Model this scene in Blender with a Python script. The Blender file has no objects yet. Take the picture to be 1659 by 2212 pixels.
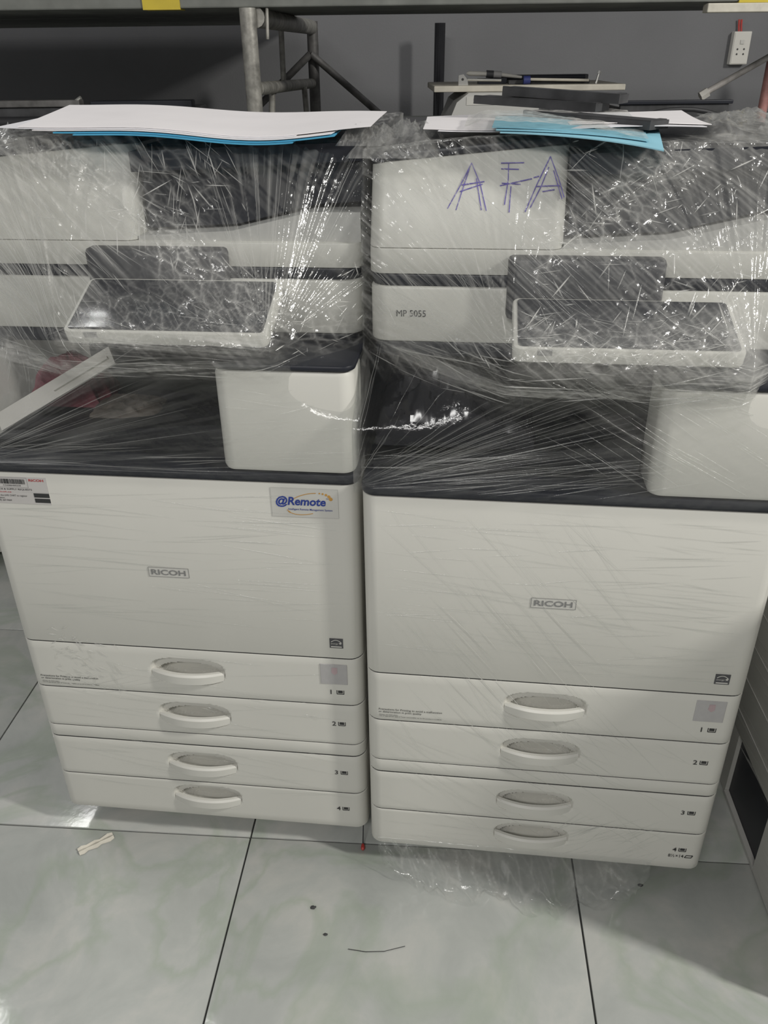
import bpy, bmesh, math, random
import numpy as np
from mathutils import Vector, Matrix

random.seed(5)
scene = bpy.context.scene
COL = scene.collection

# ------------------------------------------------------------------ camera
F_PX, PITCH, ROLL, CAM_H = 1785.0, 0.51011, -0.01235, 1.33476
cp, sp = math.cos(PITCH), math.sin(PITCH)
fw = Vector((0, cp, -sp)); rt = Vector((1, 0, 0)); up = Vector((0, sp, cp))
r2 = math.cos(ROLL) * rt + math.sin(ROLL) * up
u2 = -math.sin(ROLL) * rt + math.cos(ROLL) * up
cam_d = bpy.data.cameras.new('camera')
cam_d.sensor_fit = 'VERTICAL'; cam_d.sensor_height = 36.0
cam_d.lens = 36.0 * F_PX / 2212.0
cam_d.clip_start = 0.02
cam = bpy.data.objects.new('camera', cam_d); COL.objects.link(cam)
cam.matrix_world = Matrix(((r2.x, u2.x, -fw.x, 0), (r2.y, u2.y, -fw.y, 0), (r2.z, u2.z, -fw.z, CAM_H), (0, 0, 0, 1)))
scene.camera = cam

# ------------------------------------------------------------------ world, lights, exposure
world = bpy.data.worlds.new('world'); scene.world = world; world.use_nodes = True
bg = world.node_tree.nodes['Background']
bg.inputs[0].default_value = (0.97, 0.98, 1.0, 1); bg.inputs[1].default_value = 0.27

def area(name, loc, target, sx, sy, power, col=(1, 1, 1)):
    d = bpy.data.lights.new(name, 'AREA'); d.shape = 'RECTANGLE'; d.size = sx; d.size_y = sy
    d.energy = power; d.color = col
    o = bpy.data.objects.new(name, d); COL.objects.link(o); o.location = loc
    o.rotation_euler = (Vector(target) - Vector(loc)).to_track_quat('-Z', 'Y').to_euler()
    return o
area('ceiling_light_key', (2.60, -0.175, 2.75), (0.1, 1.0, 0.5), 0.18, 0.5, 92, (1.0, 0.98, 0.93))
area('fill_light_front', (-0.7, -1.5, 2.7), (0, 1.0, 0.7), 1.2, 0.3, 40, (1.0, 0.98, 0.95))  # added soft fill for the machine fronts, not an actual fixture
area('ceiling_light_rear', (-1.75, 2.25, 2.7), (-0.6, 1.2, 0.0), 0.9, 0.16, 16, (1.0, 0.99, 0.97))

vs = scene.view_settings
vs.view_transform = 'Standard'; vs.look = 'None'; vs.gamma = 1.0; vs.exposure = -0.14
vs.use_curve_mapping = False

# ------------------------------------------------------------------ material helpers
def nodes_of(name):
    m = bpy.data.materials.new(name); m.use_nodes = True
    nt = m.node_tree; b = nt.nodes['Principled BSDF']
    return m, nt, b
def plastic(name, col, rough=0.45, var=0.06, scale=9.0, bump=0.0, metal=0.0, bscale=250.0, spec=0.5):
    m, nt, b = nodes_of(name)
    tc = nt.nodes.new('ShaderNodeTexCoord')
    n = nt.nodes.new('ShaderNodeTexNoise'); n.inputs['Scale'].default_value = scale; n.inputs['Detail'].default_value = 5
    nt.links.new(tc.outputs['Object'], n.inputs['Vector'])
    r = nt.nodes.new('ShaderNodeValToRGB')
    r.color_ramp.elements[0].position = 0.3; r.color_ramp.elements[1].position = 0.7
    r.color_ramp.elements[0].color = tuple(c * (1 - var) for c in col) + (1,)
    r.color_ramp.elements[1].color = tuple(min(1, c * (1 + var)) for c in col) + (1,)
    nt.links.new(n.outputs['Fac'], r.inputs[0]); nt.links.new(r.outputs[0], b.inputs['Base Color'])
    b.inputs['Roughness'].default_value = rough; b.inputs['Metallic'].default_value = metal
    b.inputs['Specular IOR Level'].default_value = spec
    if bump > 0:
        n2 = nt.nodes.new('ShaderNodeTexNoise'); n2.inputs['Scale'].default_value = bscale
        nt.links.new(tc.outputs['Object'], n2.inputs['Vector'])
        bp = nt.nodes.new('ShaderNodeBump'); bp.inputs['Strength'].default_value = bump; bp.inputs['Distance'].default_value = 0.001
        nt.links.new(n2.outputs['Fac'], bp.inputs['Height']); nt.links.new(bp.outputs[0], b.inputs['Normal'])
    return m

M = {}
M['white'] = plastic('white_plastic', (0.60, 0.59, 0.54), 0.42, 0.025, 6)
M['grey_white'] = plastic('grey_white_plastic', (0.47, 0.465, 0.44), 0.45, 0.03, 6)
M['recess'] = plastic('recess_plastic', (0.52, 0.51, 0.47), 0.5, 0.03, 6)
M['black'] = plastic('charcoal_plastic', (0.017, 0.0185, 0.025), 0.40, 0.12, 12, spec=0.35)
M['inner'] = plastic('dark_inner_plastic', (0.020, 0.021, 0.023), 0.5, 0.15, 8, spec=0.3)
M['midgrey'] = plastic('mid_grey_plastic', (0.062, 0.062, 0.066), 0.5, 0.1, 8)
M['screen'] = plastic('panel_glass', (0.022, 0.024, 0.031), 0.16, 0.1, 8)
M['gap'] = plastic('gap_shade_dark', (0.02, 0.02, 0.02), 0.8, 0.1, 8)  # near-black colour standing in for the shade inside gaps and slots
M['ink'] = plastic('black_ink', (0.03, 0.03, 0.03), 0.6, 0.1, 30)
M['grey_ink'] = plastic('grey_ink', (0.20, 0.20, 0.195), 0.5, 0.1, 30)
M['red_ink'] = plastic('red_ink', (0.42, 0.06, 0.06), 0.6, 0.1, 30)
M['blue_ink'] = plastic('blue_ink', (0.02, 0.045, 0.26), 0.5, 0.1, 30)
M['orange_ink'] = plastic('orange_ink', (0.50, 0.27, 0.06), 0.5, 0.1, 30)
M['pen'] = plastic('purple_pen', (0.09, 0.06, 0.36), 0.5, 0.2, 60)
M['sticker'] = plastic('sticker_film', (0.56, 0.55, 0.51), 0.3, 0.03, 20)
M['sticker_pale'] = plastic('sticker_paper', (0.52, 0.50, 0.48), 0.4, 0.03, 20)
M['window'] = plastic('tray_window', (0.40, 0.39, 0.385), 0.25, 0.05, 60)
M['rubber'] = plastic('rubber', (0.02, 0.02, 0.022), 0.6, 0.2, 20)
M['paper'] = plastic('white_paper', (0.78, 0.75, 0.75), 0.7, 0.03, 12)
M['paper2'] = plastic('white_paper_cool', (0.70, 0.69, 0.71), 0.7, 0.03, 12)
M['blue'] = plastic('blue_paper', (0.06, 0.33, 0.52), 0.6, 0.06, 15)
M['blue_pale'] = plastic('pale_blue_paper', (0.26, 0.52, 0.62), 0.6, 0.06, 15)
M['steel'] = plastic('galvanised_steel', (0.30, 0.29, 0.26), 0.45, 0.45, 40, 0.4, 0.35, 90)
M['steel_dark'] = plastic('dull_steel', (0.13, 0.125, 0.12), 0.55, 0.4, 30, 0.4, 0.3, 90)
M['deck'] = plastic('weathered_deck', (0.16, 0.165, 0.15), 0.7, 0.25, 14, 0.4, 0.0, 60)
M['yellow'] = plastic('yellow_tape', (0.55, 0.42, 0.03), 0.5, 0.1, 20)
M['wall'] = plastic('grey_wall_paint', (0.165, 0.165, 0.17), 0.8, 0.07, 3, 0.5, 0.0, 160)
M['cream'] = plastic('cream_plastic', (0.62, 0.60, 0.55), 0.5, 0.04, 10)
M['board'] = plastic('board_edge', (0.50, 0.47, 0.40), 0.6, 0.12, 30)
M['chrome'] = plastic('bright_metal', (0.75, 0.74, 0.70), 0.25, 0.1, 30, 0, 0.8)
M['redwire'] = plastic('red_cable', (0.45, 0.05, 0.04), 0.45, 0.15, 40)
M['tube_white'] = plastic('painted_tube', (0.50, 0.47, 0.44), 0.5, 0.2, 60, 0, 0.1)
M['tube_red'] = plastic('red_tube', (0.45, 0.22, 0.20), 0.5, 0.2, 60, 0, 0.1)
M['navy'] = plastic('navy_grip', (0.03, 0.04, 0.16), 0.5, 0.1, 30)
M['dusty'] = plastic('dusty_black', (0.04, 0.04, 0.042), 0.6, 0.5, 25)
M['maroon'] = plastic('maroon_cloth', (0.17, 0.035, 0.05), 0.7, 0.25, 40, 0.5)
M['rubble'] = plastic('dark_speck', (0.05, 0.05, 0.05), 0.8, 0.2, 40)
M['yellowed'] = plastic('aged_strip', (0.55, 0.52, 0.44), 0.5, 0.1, 60)
M['bag'] = plastic('black_bag_plastic', (0.012, 0.012, 0.014), 0.16, 0.1, 30)
M['grout'] = plastic('dark_grout', (0.035, 0.036, 0.034), 0.9, 0.2, 60)
M['shade_white'] = plastic('wrapped_shade_white', (0.50, 0.495, 0.46), 0.35, 0.05, 5)  # white plastic darkened in colour for the flank that lies in shade

def tile_material():
    m, nt, b = nodes_of('marble_tile')
    geo = nt.nodes.new('ShaderNodeNewGeometry')
    n1 = nt.nodes.new('ShaderNodeTexNoise'); n1.inputs['Scale'].default_value = 5.5; n1.inputs['Detail'].default_value = 9; n1.inputs['Roughness'].default_value = 0.62; n1.inputs['Distortion'].default_value = 0.5
    nt.links.new(geo.outputs['Position'], n1.inputs['Vector'])
    r1 = nt.nodes.new('ShaderNodeValToRGB')
    e = r1.color_ramp.elements
    e[0].position = 0.30; e[0].color = (0.365, 0.38, 0.36, 1)
    e[1].position = 0.72; e[1].color = (0.54, 0.53, 0.495, 1)
    k = e.new(0.5); k.color = (0.435, 0.448, 0.425, 1)
    nt.links.new(n1.outputs['Fac'], r1.inputs[0])
    n2 = nt.nodes.new('ShaderNodeTexNoise'); n2.inputs['Scale'].default_value = 2.3; n2.inputs['Detail'].default_value = 6; n2.inputs['Distortion'].default_value = 1.6
    nt.links.new(geo.outputs['Position'], n2.inputs['Vector'])
    r2_ = nt.nodes.new('ShaderNodeValToRGB')
    f = r2_.color_ramp.elements
    f[0].position = 0.44; f[0].color = (0, 0, 0, 1); f[1].position = 0.545; f[1].color = (0, 0, 0, 1)
    q = f.new(0.50); q.color = (0.42, 0.42, 0.42, 1)
    nt.links.new(n2.outputs['Fac'], r2_.inputs[0])
    mx = nt.nodes.new('ShaderNodeMix'); mx.data_type = 'RGBA'
    nt.links.new(r2_.outputs[0], mx.inputs['Factor']); nt.links.new(r1.outputs[0], mx.inputs['A'])
    mx.inputs['B'].default_value = (0.30, 0.36, 0.27, 1)
    nt.links.new(mx.outputs['Result'], b.inputs['Base Color'])
    b.inputs['Roughness'].default_value = 0.15
    n3 = nt.nodes.new('ShaderNodeTexNoise'); n3.inputs['Scale'].default_value = 60
    nt.links.new(geo.outputs['Position'], n3.inputs['Vector'])
    bp = nt.nodes.new('ShaderNodeBump'); bp.inputs['Strength'].default_value = 0.12; bp.inputs['Distance'].default_value = 0.002
    nt.links.new(n3.outputs['Fac'], bp.inputs['Height']); nt.links.new(bp.outputs[0], b.inputs['Normal'])
    return m
M['tile'] = tile_material()

def film_material():
    m = bpy.data.materials.new('clear_stretch_film'); m.use_nodes = True
    nt = m.node_tree; nt.nodes.clear()
    out = nt.nodes.new('ShaderNodeOutputMaterial')
    at = nt.nodes.new('ShaderNodeAttribute'); at.attribute_name = 'haze'
    tr = nt.nodes.new('ShaderNodeBsdfTransparent'); tr.inputs[0].default_value = (0.97, 0.975, 0.975, 1)
    df = nt.nodes.new('ShaderNodeBsdfDiffuse'); df.inputs[0].default_value = (0.80, 0.79, 0.75, 1)
    tl = nt.nodes.new('ShaderNodeBsdfTranslucent'); tl.inputs[0].default_value = (0.80, 0.79, 0.75, 1)
    mdt = nt.nodes.new('ShaderNodeMixShader'); mdt.inputs[0].default_value = 0.35
    nt.links.new(df.outputs[0], mdt.inputs[1]); nt.links.new(tl.outputs[0], mdt.inputs[2])
    mh = nt.nodes.new('ShaderNodeMixShader')
    nt.links.new(at.outputs['Fac'], mh.inputs[0]); nt.links.new(tr.outputs[0], mh.inputs[1]); nt.links.new(mdt.outputs[0], mh.inputs[2])
    tc = nt.nodes.new('ShaderNodeTexCoord')
    nz = nt.nodes.new('ShaderNodeTexNoise'); nz.inputs['Scale'].default_value = 110; nz.inputs['Detail'].default_value = 3
    nt.links.new(tc.outputs['Object'], nz.inputs['Vector'])
    bp = nt.nodes.new('ShaderNodeBump'); bp.inputs['Strength'].default_value = 0.5; bp.inputs['Distance'].default_value = 0.002
    nt.links.new(nz.outputs['Fac'], bp.inputs['Height'])
    gl = nt.nodes.new('ShaderNodeBsdfGlossy'); gl.inputs['Roughness'].default_value = 0.14; gl.inputs[0].default_value = (1, 1, 1, 1)
    nt.links.new(bp.outputs[0], gl.inputs['Normal'])
    fr = nt.nodes.new('ShaderNodeFresnel'); fr.inputs['IOR'].default_value = 1.42
    ml = nt.nodes.new('ShaderNodeMath'); ml.operation = 'MULTIPLY_ADD'; ml.inputs[1].default_value = 0.6; ml.inputs[2].default_value = 0.014
    mn = nt.nodes.new('ShaderNodeMath'); mn.operation = 'MINIMUM'; mn.inputs[1].default_value = 0.16
    nt.links.new(fr.outputs[0], ml.inputs[0]); nt.links.new(ml.outputs[0], mn.inputs[0])
    mg = nt.nodes.new('ShaderNodeMixShader')
    nt.links.new(mn.outputs[0], mg.inputs[0]); nt.links.new(mh.outputs[0], mg.inputs[1]); nt.links.new(gl.outputs[0], mg.inputs[2])
    nt.links.new(mg.outputs[0], out.inputs[0])
    return m
M['film'] = film_material()

# ------------------------------------------------------------------ mesh helpers
class MB:
    def __init__(s): s.v = []; s.f = []
    def add(s, vs, fs):
        b = len(s.v); s.v += [tuple(p) for p in vs]; s.f += [tuple(i + b for i in f) for f in fs]; return s
    def box(s, x0, x1, y0, y1, z0, z1, b=0.0):
        if b <= 0:
            v = [(x, y, z) for z in (z0, z1) for y in (y0, y1) for x in (x0, x1)]
            return s.add(v, [(0, 2, 3, 1), (4, 5, 7, 6), (0, 1, 5, 4), (2, 6, 7, 3), (0, 4, 6, 2), (1, 3, 7, 5)])
        return s.prism(x0, x1, y0, y1, z0, z1, b, b, 2)
    def prism(s, x0, x1, y0, y1, z0, z1, r, b=0.002, n=6, slope=0.0, both=False, lean=0.0):
        """rounded-corner upright prism; slope lifts the top from x0 to x1"""
        def ring(ins, z, top):
            rr = max(r - ins, 1e-4); pts = []
            for cx, cy, a0 in ((x1 - r, y1 - r, 0), (x0 + r, y1 - r, 90), (x0 + r, y0 + r, 180), (x1 - r, y0 + r, 270)):
                for k in range(n + 1):
                    a = math.radians(a0 + 90 * k / n)
                    X = cx + rr * math.cos(a); Y = cy + rr * math.sin(a)
                    tt = (X - x0) / (x1 - x0)
                    ly = lean * (z - z0) / (z1 - z0) * (y1 - Y) / (y1 - y0)
                    pts.append((X, Y + ly, z + (slope * (1 - (1 - tt) ** 2.2) if top or both else 0)))
            return pts
        rings = [ring(b, z0, 0), ring(b * 0.3, z0 + b * 0.3, 0), ring(0, z0 + b, 0), ring(0, z1 - b, 1), ring(b * 0.3, z1 - b * 0.3, 1), ring(b, z1, 1)]
        N = len(rings[0]); vs = [p for R in rings for p in R]; fs = []
        for k in range(len(rings) - 1):
            for i in range(N):
                j = (i + 1) % N
                fs.append((k * N + i, k * N + j, (k + 1) * N + j, (k + 1) * N + i))
        fs.append(tuple(reversed(range(N)))); fs.append(tuple(range((len(rings) - 1) * N, len(rings) * N)))
        return s.add(vs, fs)
    def tube(s, pts, r, n=10, cap=True):
        pts = [Vector(p) for p in pts]; rs = r if isinstance(r, (list, tuple)) else [r] * len(pts)
        vs = []; fs = []; ref = None
        for i, p in enumerate(pts):
            t = (pts[min(i + 1, len(pts) - 1)] - pts[max(i - 1, 0)]).normalized()
            if ref is None: ref = Vector((0, 0, 1)) if abs(t.z) < 0.9 else Vector((1, 0, 0))
            a = t.cross(ref).normalized(); b = a.cross(t).normalized(); ref = b
            for k in range(n):
                q = 2 * math.pi * k / n
                vs.append(p + a * (rs[i] * math.cos(q)) + b * (rs[i] * math.sin(q)))
        for i in range(len(pts) - 1):
            for k in range(n):
                l = (k + 1) % n
                fs.append((i * n + k, i * n + l, (i + 1) * n + l, (i + 1) * n + k))
        if cap: fs.append(tuple(reversed(range(n)))); fs.append(tuple(range((len(pts) - 1) * n, len(pts) * n)))
        return s.add(vs, fs)
    def bar(s, a, b, w, h, upv=(0, 0, 1)):
        a = Vector(a); b = Vector(b); t = (b - a).normalized(); sd = t.cross(Vector(upv)).normalized(); n = sd.cross(t)
        v = []
        for p in (a, b):
            for i, j in ((-1, -1), (1, -1), (1, 1), (-1, 1)): v.append(p + sd * (i * w / 2) + n * (j * h / 2))
        return s.add(v, [(3, 2, 1, 0), (4, 5, 6, 7), (0, 1, 5, 4), (1, 2, 6, 5), (2, 3, 7, 6), (3, 0, 4, 7)])
    def poly(s, pts, y0, y1):
        """polygon in x-z given counter-clockwise seen from the front, extruded along y"""
        n = len(pts)
        v = [(x, y0, z) for x, z in pts] + [(x, y1, z) for x, z in pts]
        fs = [tuple(range(n)), tuple(reversed(range(n, 2 * n)))]
        for i in range(n):
            j = (i + 1) % n; fs.append((j, i, n + i, n + j))
        return s.add(v, fs)
    def stroke(s, pts, w, y0, y1):
        for (xa, za), (xb, zb) in zip(pts[:-1], pts[1:]):
            d = math.hypot(xb - xa, zb - za) or 1e-6; nx, nz = -(zb - za) / d * w / 2, (xb - xa) / d * w / 2
            s.poly([(xa - nx, za - nz), (xb - nx, zb - nz), (xb + nx, zb + nz), (xa + nx, za + nz)], y0, y1)
        return s
    def mesh(s, name, mat, smooth=35):
        me = bpy.data.meshes.new(name); me.from_pydata(s.v, [], s.f); me.materials.append(mat)
        if smooth:
            me.polygons.foreach_set('use_smooth', [True] * len(me.polygons)); me.update()
            me.set_sharp_from_angle(angle=math.radians(smooth))
        me.update(); return me
    def build(s, name, mat, parent=None, smooth=35, loc=None, rot=None, label=None):
        o = bpy.data.objects.new(name, s.mesh(name, mat, smooth)); COL.objects.link(o)
        if parent: o.parent = parent
        if loc: o.location = loc
        if rot: o.rotation_euler = rot
        if label: o['label'] = label
        return o

def tag(o, label, cat, group=None, kind=None):
    o['label'] = label; o['category'] = cat
    if group: o['group'] = group
    if kind: o['kind'] = kind
    return o
def thing(name, label, cat, loc=(0, 0, 0), rz=0.0, group=None):
    o = bpy.data.objects.new(name, None); COL.objects.link(o); o.location = loc; o.rotation_euler = (0, 0, rz)
    o.empty_display_size = 0.05
    return tag(o, label, cat, group)

def text_mesh(name, s, x, z, y, mat, parent, width=None, height=None, bold=0.0, shear=0.0, th=0.0006, label=None, tilt=0.0, sx=1.0):
    """flat lettering in the x-z plane facing -y, left-bottom at (x, z), fitted to a width or a height"""
    cu = bpy.data.curves.new(name, 'FONT'); cu.body = s; cu.size = 1.0; cu.offset = bold; cu.shear = shear; cu.resolution_u = 3
    t = bpy.data.objects.new('tmp', cu); COL.objects.link(t)
    dg = bpy.context.evaluated_depsgraph_get(); dg.update()
    me = bpy.data.meshes.new_from_object(t.evaluated_get(dg)); bpy.data.objects.remove(t); bpy.data.curves.remove(cu)
    n = len(me.vertices); co = np.zeros(n * 3); me.vertices.foreach_get('co', co); co = co.reshape(-1, 3)
    mn, mxx = co.min(0), co.max(0); ext = mxx - mn
    kx = (width / ext[0]) if width else None; kz = (height / ext[1]) if height else None
    if kx is None: kx = kz * sx
    if kz is None: kz = kx / sx
    X = (co[:, 0] - mn[0]) * kx; Z = (co[:, 1] - mn[1]) * kz
    new = np.stack([x + X, np.full(n, y) , z + Z + tilt * X], 1)
    me.vertices.foreach_set('co', new.ravel()); me.name = name
    me.materials.clear(); me.materials.append(mat); me.update()
    o = bpy.data.objects.new(name, me); COL.objects.link(o); o.parent = parent
    if label: o['label'] = label
    return o

# numpy noise
def vnoise(x, y, seed=0):
    rng = np.random.RandomState(seed); L = rng.rand(257, 257)
    xi = np.floor(x).astype(int); yi = np.floor(y).astype(int); fx = x - xi; fy = y - yi
    fx = fx * fx * (3 - 2 * fx); fy = fy * fy * (3 - 2 * fy)
    a = L[xi % 256, yi % 256]; b = L[(xi + 1) % 256, yi % 256]; c = L[xi % 256, (yi + 1) % 256]; d = L[(xi + 1) % 256, (yi + 1) % 256]
    return (a * (1 - fx) + b * fx) * (1 - fy) + (c * (1 - fx) + d * fx) * fy
def fbm(x, y, seed=0, o=4):
    r = 0; a = 0.5; t = 0
    for k in range(o): r = r + a * vnoise(x * 2 ** k, y * 2 ** k, seed + k * 7); t += a; a *= 0.55
    return r / t
def ridge(x, y, seed=0): return 1 - np.abs(2 * vnoise(x, y, seed) - 1)
def sstep(a, b, x):
    t = np.clip((x - a) / (b - a), 0, 1); return t * t * (3 - 2 * t)

# ------------------------------------------------------------------ setting: floor tiles, back wall
TS, TX, TY, TA = 0.6159, -0.2673, 1.0960, -0.07755
floor = MB().box(-3.6, 3.6, -1.2, 3.75, -0.03, -0.0035).build('floor', M['grout'], smooth=0)
floor['kind'] = 'structure'; floor['label'] = 'floor of pale green-grey marbled tiles with dark joints'
tile_mesh = MB().box(0.0016, TS - 0.0016, 0.0016, TS - 0.0016, -0.012, 0.0, 0.0012).mesh('floor_tile', M['tile'], 40)
for i in range(-6, 7):
    for j in range(-4, 5):
        ox = TX + math.cos(TA) * i * TS - math.sin(TA) * j * TS
        oy = TY + math.sin(TA) * i * TS + math.cos(TA) * j * TS
        if oy > 2.86 or oy < -1.1 or ox < -3.5 or ox > 2.9: continue
        o = bpy.data.objects.new('floor_tile', tile_mesh); COL.objects.link(o); o.parent = floor
        o.location = (ox, oy, random.uniform(-0.0003, 0.0)); o.rotation_euler = (0, 0, TA)
wall = MB().box(-3.6, 3.6, 3.52, 3.75, -0.03, 3.0).build('wall_back', M['wall'], smooth=0)
wall['kind'] = 'structure'; wall['label'] = 'grey painted back wall behind the scaffold rack'

# ------------------------------------------------------------------ photocopiers
W = 0.587
ZC = [0.412, 0.314, 0.195, 0.112]                 # grip heights of the four drawers
ZD = [(0.3663, 0.4644), (0.2760, 0.3645), (0.1554, 0.2458), (0.066, 0.1536)]
VSC, VAD, LEAN = 0.12, 0.134, 0.042

def front_panel(name, z0, z1, mat, zc=None, x0=0.0, x1=W, r=0.022, depth=0.03, top=0.0):
    """front cover with rounded upright edges, soft borders and, where zc is given, a scooped hand recess"""
    xs = []
    def plan(t):
        return t
    pts = []
    for k in range(7):
        a = math.radians(180 + 90 * k / 6); pts.append((x0 + r + r * math.cos(a), r + r * math.sin(a)))
    if zc:
        us = list(np.linspace(x0 + r, 0.212, 6)[1:]) + list(np.linspace(0.216, 0.362, 50)) + list(np.linspace(0.366, x1 - r, 7)[:-1])
    else:
        us = list(np.linspace(x0 + r, x1 - r, 6)[1:-1])
    pts += [(u, 0.0) for u in us]
    for k in range(7):
        a = math.radians(270 + 90 * k / 6); pts.append((x1 - r + r * math.cos(a), r + r * math.sin(a)))
    pts = [(x0, depth + r)] + pts + [(x1, depth + r)]
    b = 0.0013
    zs = [z0, z0 + b * 0.35, z0 + b]
    if zc:
        lo = max(z0 + b + 0.001, zc - 0.030); hi = min(z1 - b - 0.001, zc + 0.036)
        zs += list(np.linspace(lo, hi, 36))
    zs += [z1 - b, z1 - b * 0.35, z1]
    inset = [b, b * 0.35, 0] + [0] * (len(zs) - 6) + [0, b * 0.35, b]
    m = MB(); vs = []; n = len(pts)
    cx = (x0 + x1) / 2
    for z, ins in zip(zs, inset):
        for (u, v) in pts:
            d = 0.0
            if zc:
                # stadium outline: half width .066, from zc-.022 to zc+.033
                du = (u - 0.287) / 0.0665; dz = (z - (zc + 0.0055)) / 0.0285
                rr = (abs(du) ** 3.2 + abs(dz) ** 2.4)
                if rr < 1.0:
                    e = float(sstep(0.0, 0.34, 1 - rr))
                    d = 0.011 * e
                    du2 = (u - 0.287) / 0.052; dz2 = (z - (zc - 0.001)) / 0.0175
                    r3 = abs(du2) ** 2.2 + abs(dz2) ** 2
                    if r3 < 1: d += 0.018 * float(sstep(0, 0.12, 1 - r3))
            U = u + (ins if u < x0 + r * 0.3 else (-ins if u > x1 - r * 0.3 else 0))
            vs.append((U, v + ins + d, z))
    fs = []
    for k in range(len(zs) - 1):
        for i in range(n - 1):
            fs.append((k * n + i, k * n + i + 1, (k + 1) * n + i + 1, (k + 1) * n + i))
    fs.append(tuple(reversed(range(n)))); fs.append(tuple(range((len(zs) - 1) * n, len(zs) * n)))
    m.add(vs, fs)
    return m.mesh(name, mat, 30)

def grip_mesh(zc):
    m = MB(); N = 30; vs = []; fs = []
    prof = [(-0.0105, 0.0), (-0.0085, -0.0022), (0.007, -0.0026), (0.0105, 0.0004), (0.0105, 0.0055), (0.006, 0.0085), (-0.0105, 0.0085)]
    K = len(prof)
    for i in range(N + 1):
        t = -1 + 2 * i / N; u = 0.287 + 0.0635 * t
        bow = -0.0155 * (1 - abs(t) ** 2.3) + 0.004
        k = 1.0 - 0.22 * abs(t) ** 4
        for dz, dv in prof: vs.append((u, bow + dv, zc - 0.003 + dz * k))
    for i in range(N):
        for k in range(K):
            l = (k + 1) % K; fs.append((i * K + k, i * K + l, (i + 1) * K + l, (i + 1) * K + k))
    fs.append(tuple(range(K))); fs.append(tuple(reversed(range(N * K, (N + 1) * K))))
    m.add(vs, fs); m.f = [tuple(reversed(f)) for f in m.f]
    return m.mesh('handle', M['white'], 40)

drawer_mesh = [front_panel('drawer', z0, z1, M['white'], zc) for (z0, z1), zc in zip(ZD, ZC)]
handle_mesh = [grip_mesh(z) for z in ZC]
door_mesh = front_panel('front_door', 0.4663, 0.7850, M['white'])
strip_mesh = front_panel('body_strip', 0.2482, 0.2746, M['white'])

def link(name, me, parent, label=None):
    o = bpy.data.objects.new(name, me); COL.objects.link(o); o.parent = parent
    if label: o['label'] = label
    return o

def caster(x, y, p):
    c = MB().box(x - 0.016, x + 0.016, y - 0.014, y + 0.014, 0.045, 0.064, 0.002)
    c.bar((x - 0.014, y, 0.05), (x - 0.014, y + 0.012, 0.02), 0.003, 0.02, (1, 0, 0)).bar((x + 0.014, y, 0.05), (x + 0.014, y + 0.012, 0.02), 0.003, 0.02, (1, 0, 0))
    o = c.build('caster', M['rubber'], p)
    MB().tube([(x - 0.010, y + 0.008, 0.0235), (x + 0.010, y + 0.008, 0.0235)], 0.0235, 18).build('caster_wheel', M['rubber'], o)

def tray_icon(name, x, z, s, p, mat):
    m = MB(); y0, y1 = -0.0006, 0.0002; w = s * 1.5; t = s * 0.16
    m.stroke([(x, z + s), (x, z), (x + w, z), (x + w, z + s)], t, y0, y1)
    m.poly([(x + w * .16, z + s * .25), (x + w * .84, z + s * .25), (x + w * .84, z + s * .95), (x + w * .16, z + s * .95)], y0 + 0.0002, y1)
    return m.build(name, mat, p, 0)

def energy_mark(x0, x1, z0, z1, p):
    e = MB().box(x0, x1, -0.0008, 0.0004, z0, z1).build('energy_mark', M['midgrey'], p, 0, label='small dark square energy rating emblem')
    w = x1 - x0; h = z1 - z0; m = MB()
    arc = [(x0 + w * (0.12 + 0.76 * k / 10), z0 + h * (0.52 + 0.34 * math.sin(math.pi * (0.12 + 0.8 * k / 10)))) for k in range(11)]
    m.stroke(arc, w * 0.045, -0.0012, -0.0008)
    st = []
    cx, cz = x0 + w * 0.80, z0 + h * 0.52
    for k in range(10):
        rr = w * (0.13 if k % 2 == 0 else 0.055); a = math.pi / 2 + k * math.pi / 5
        st.append((cx + rr * math.cos(a), cz + rr * math.sin(a)))
    m.poly(st, -0.0012, -0.0008)
    m.box(x0 + w * .1, x0 + w * .9, -0.0012, -0.0008, z0 + h * .10, z0 + h * .2)
    m.build('emblem_marks', M['sticker'], e, 0)
    text_mesh('emblem_script', 'energy', x0 + w * .1, z0 + h * .36, -0.0012, M['sticker'], e, width=w * .56, shear=0.4)

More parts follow.
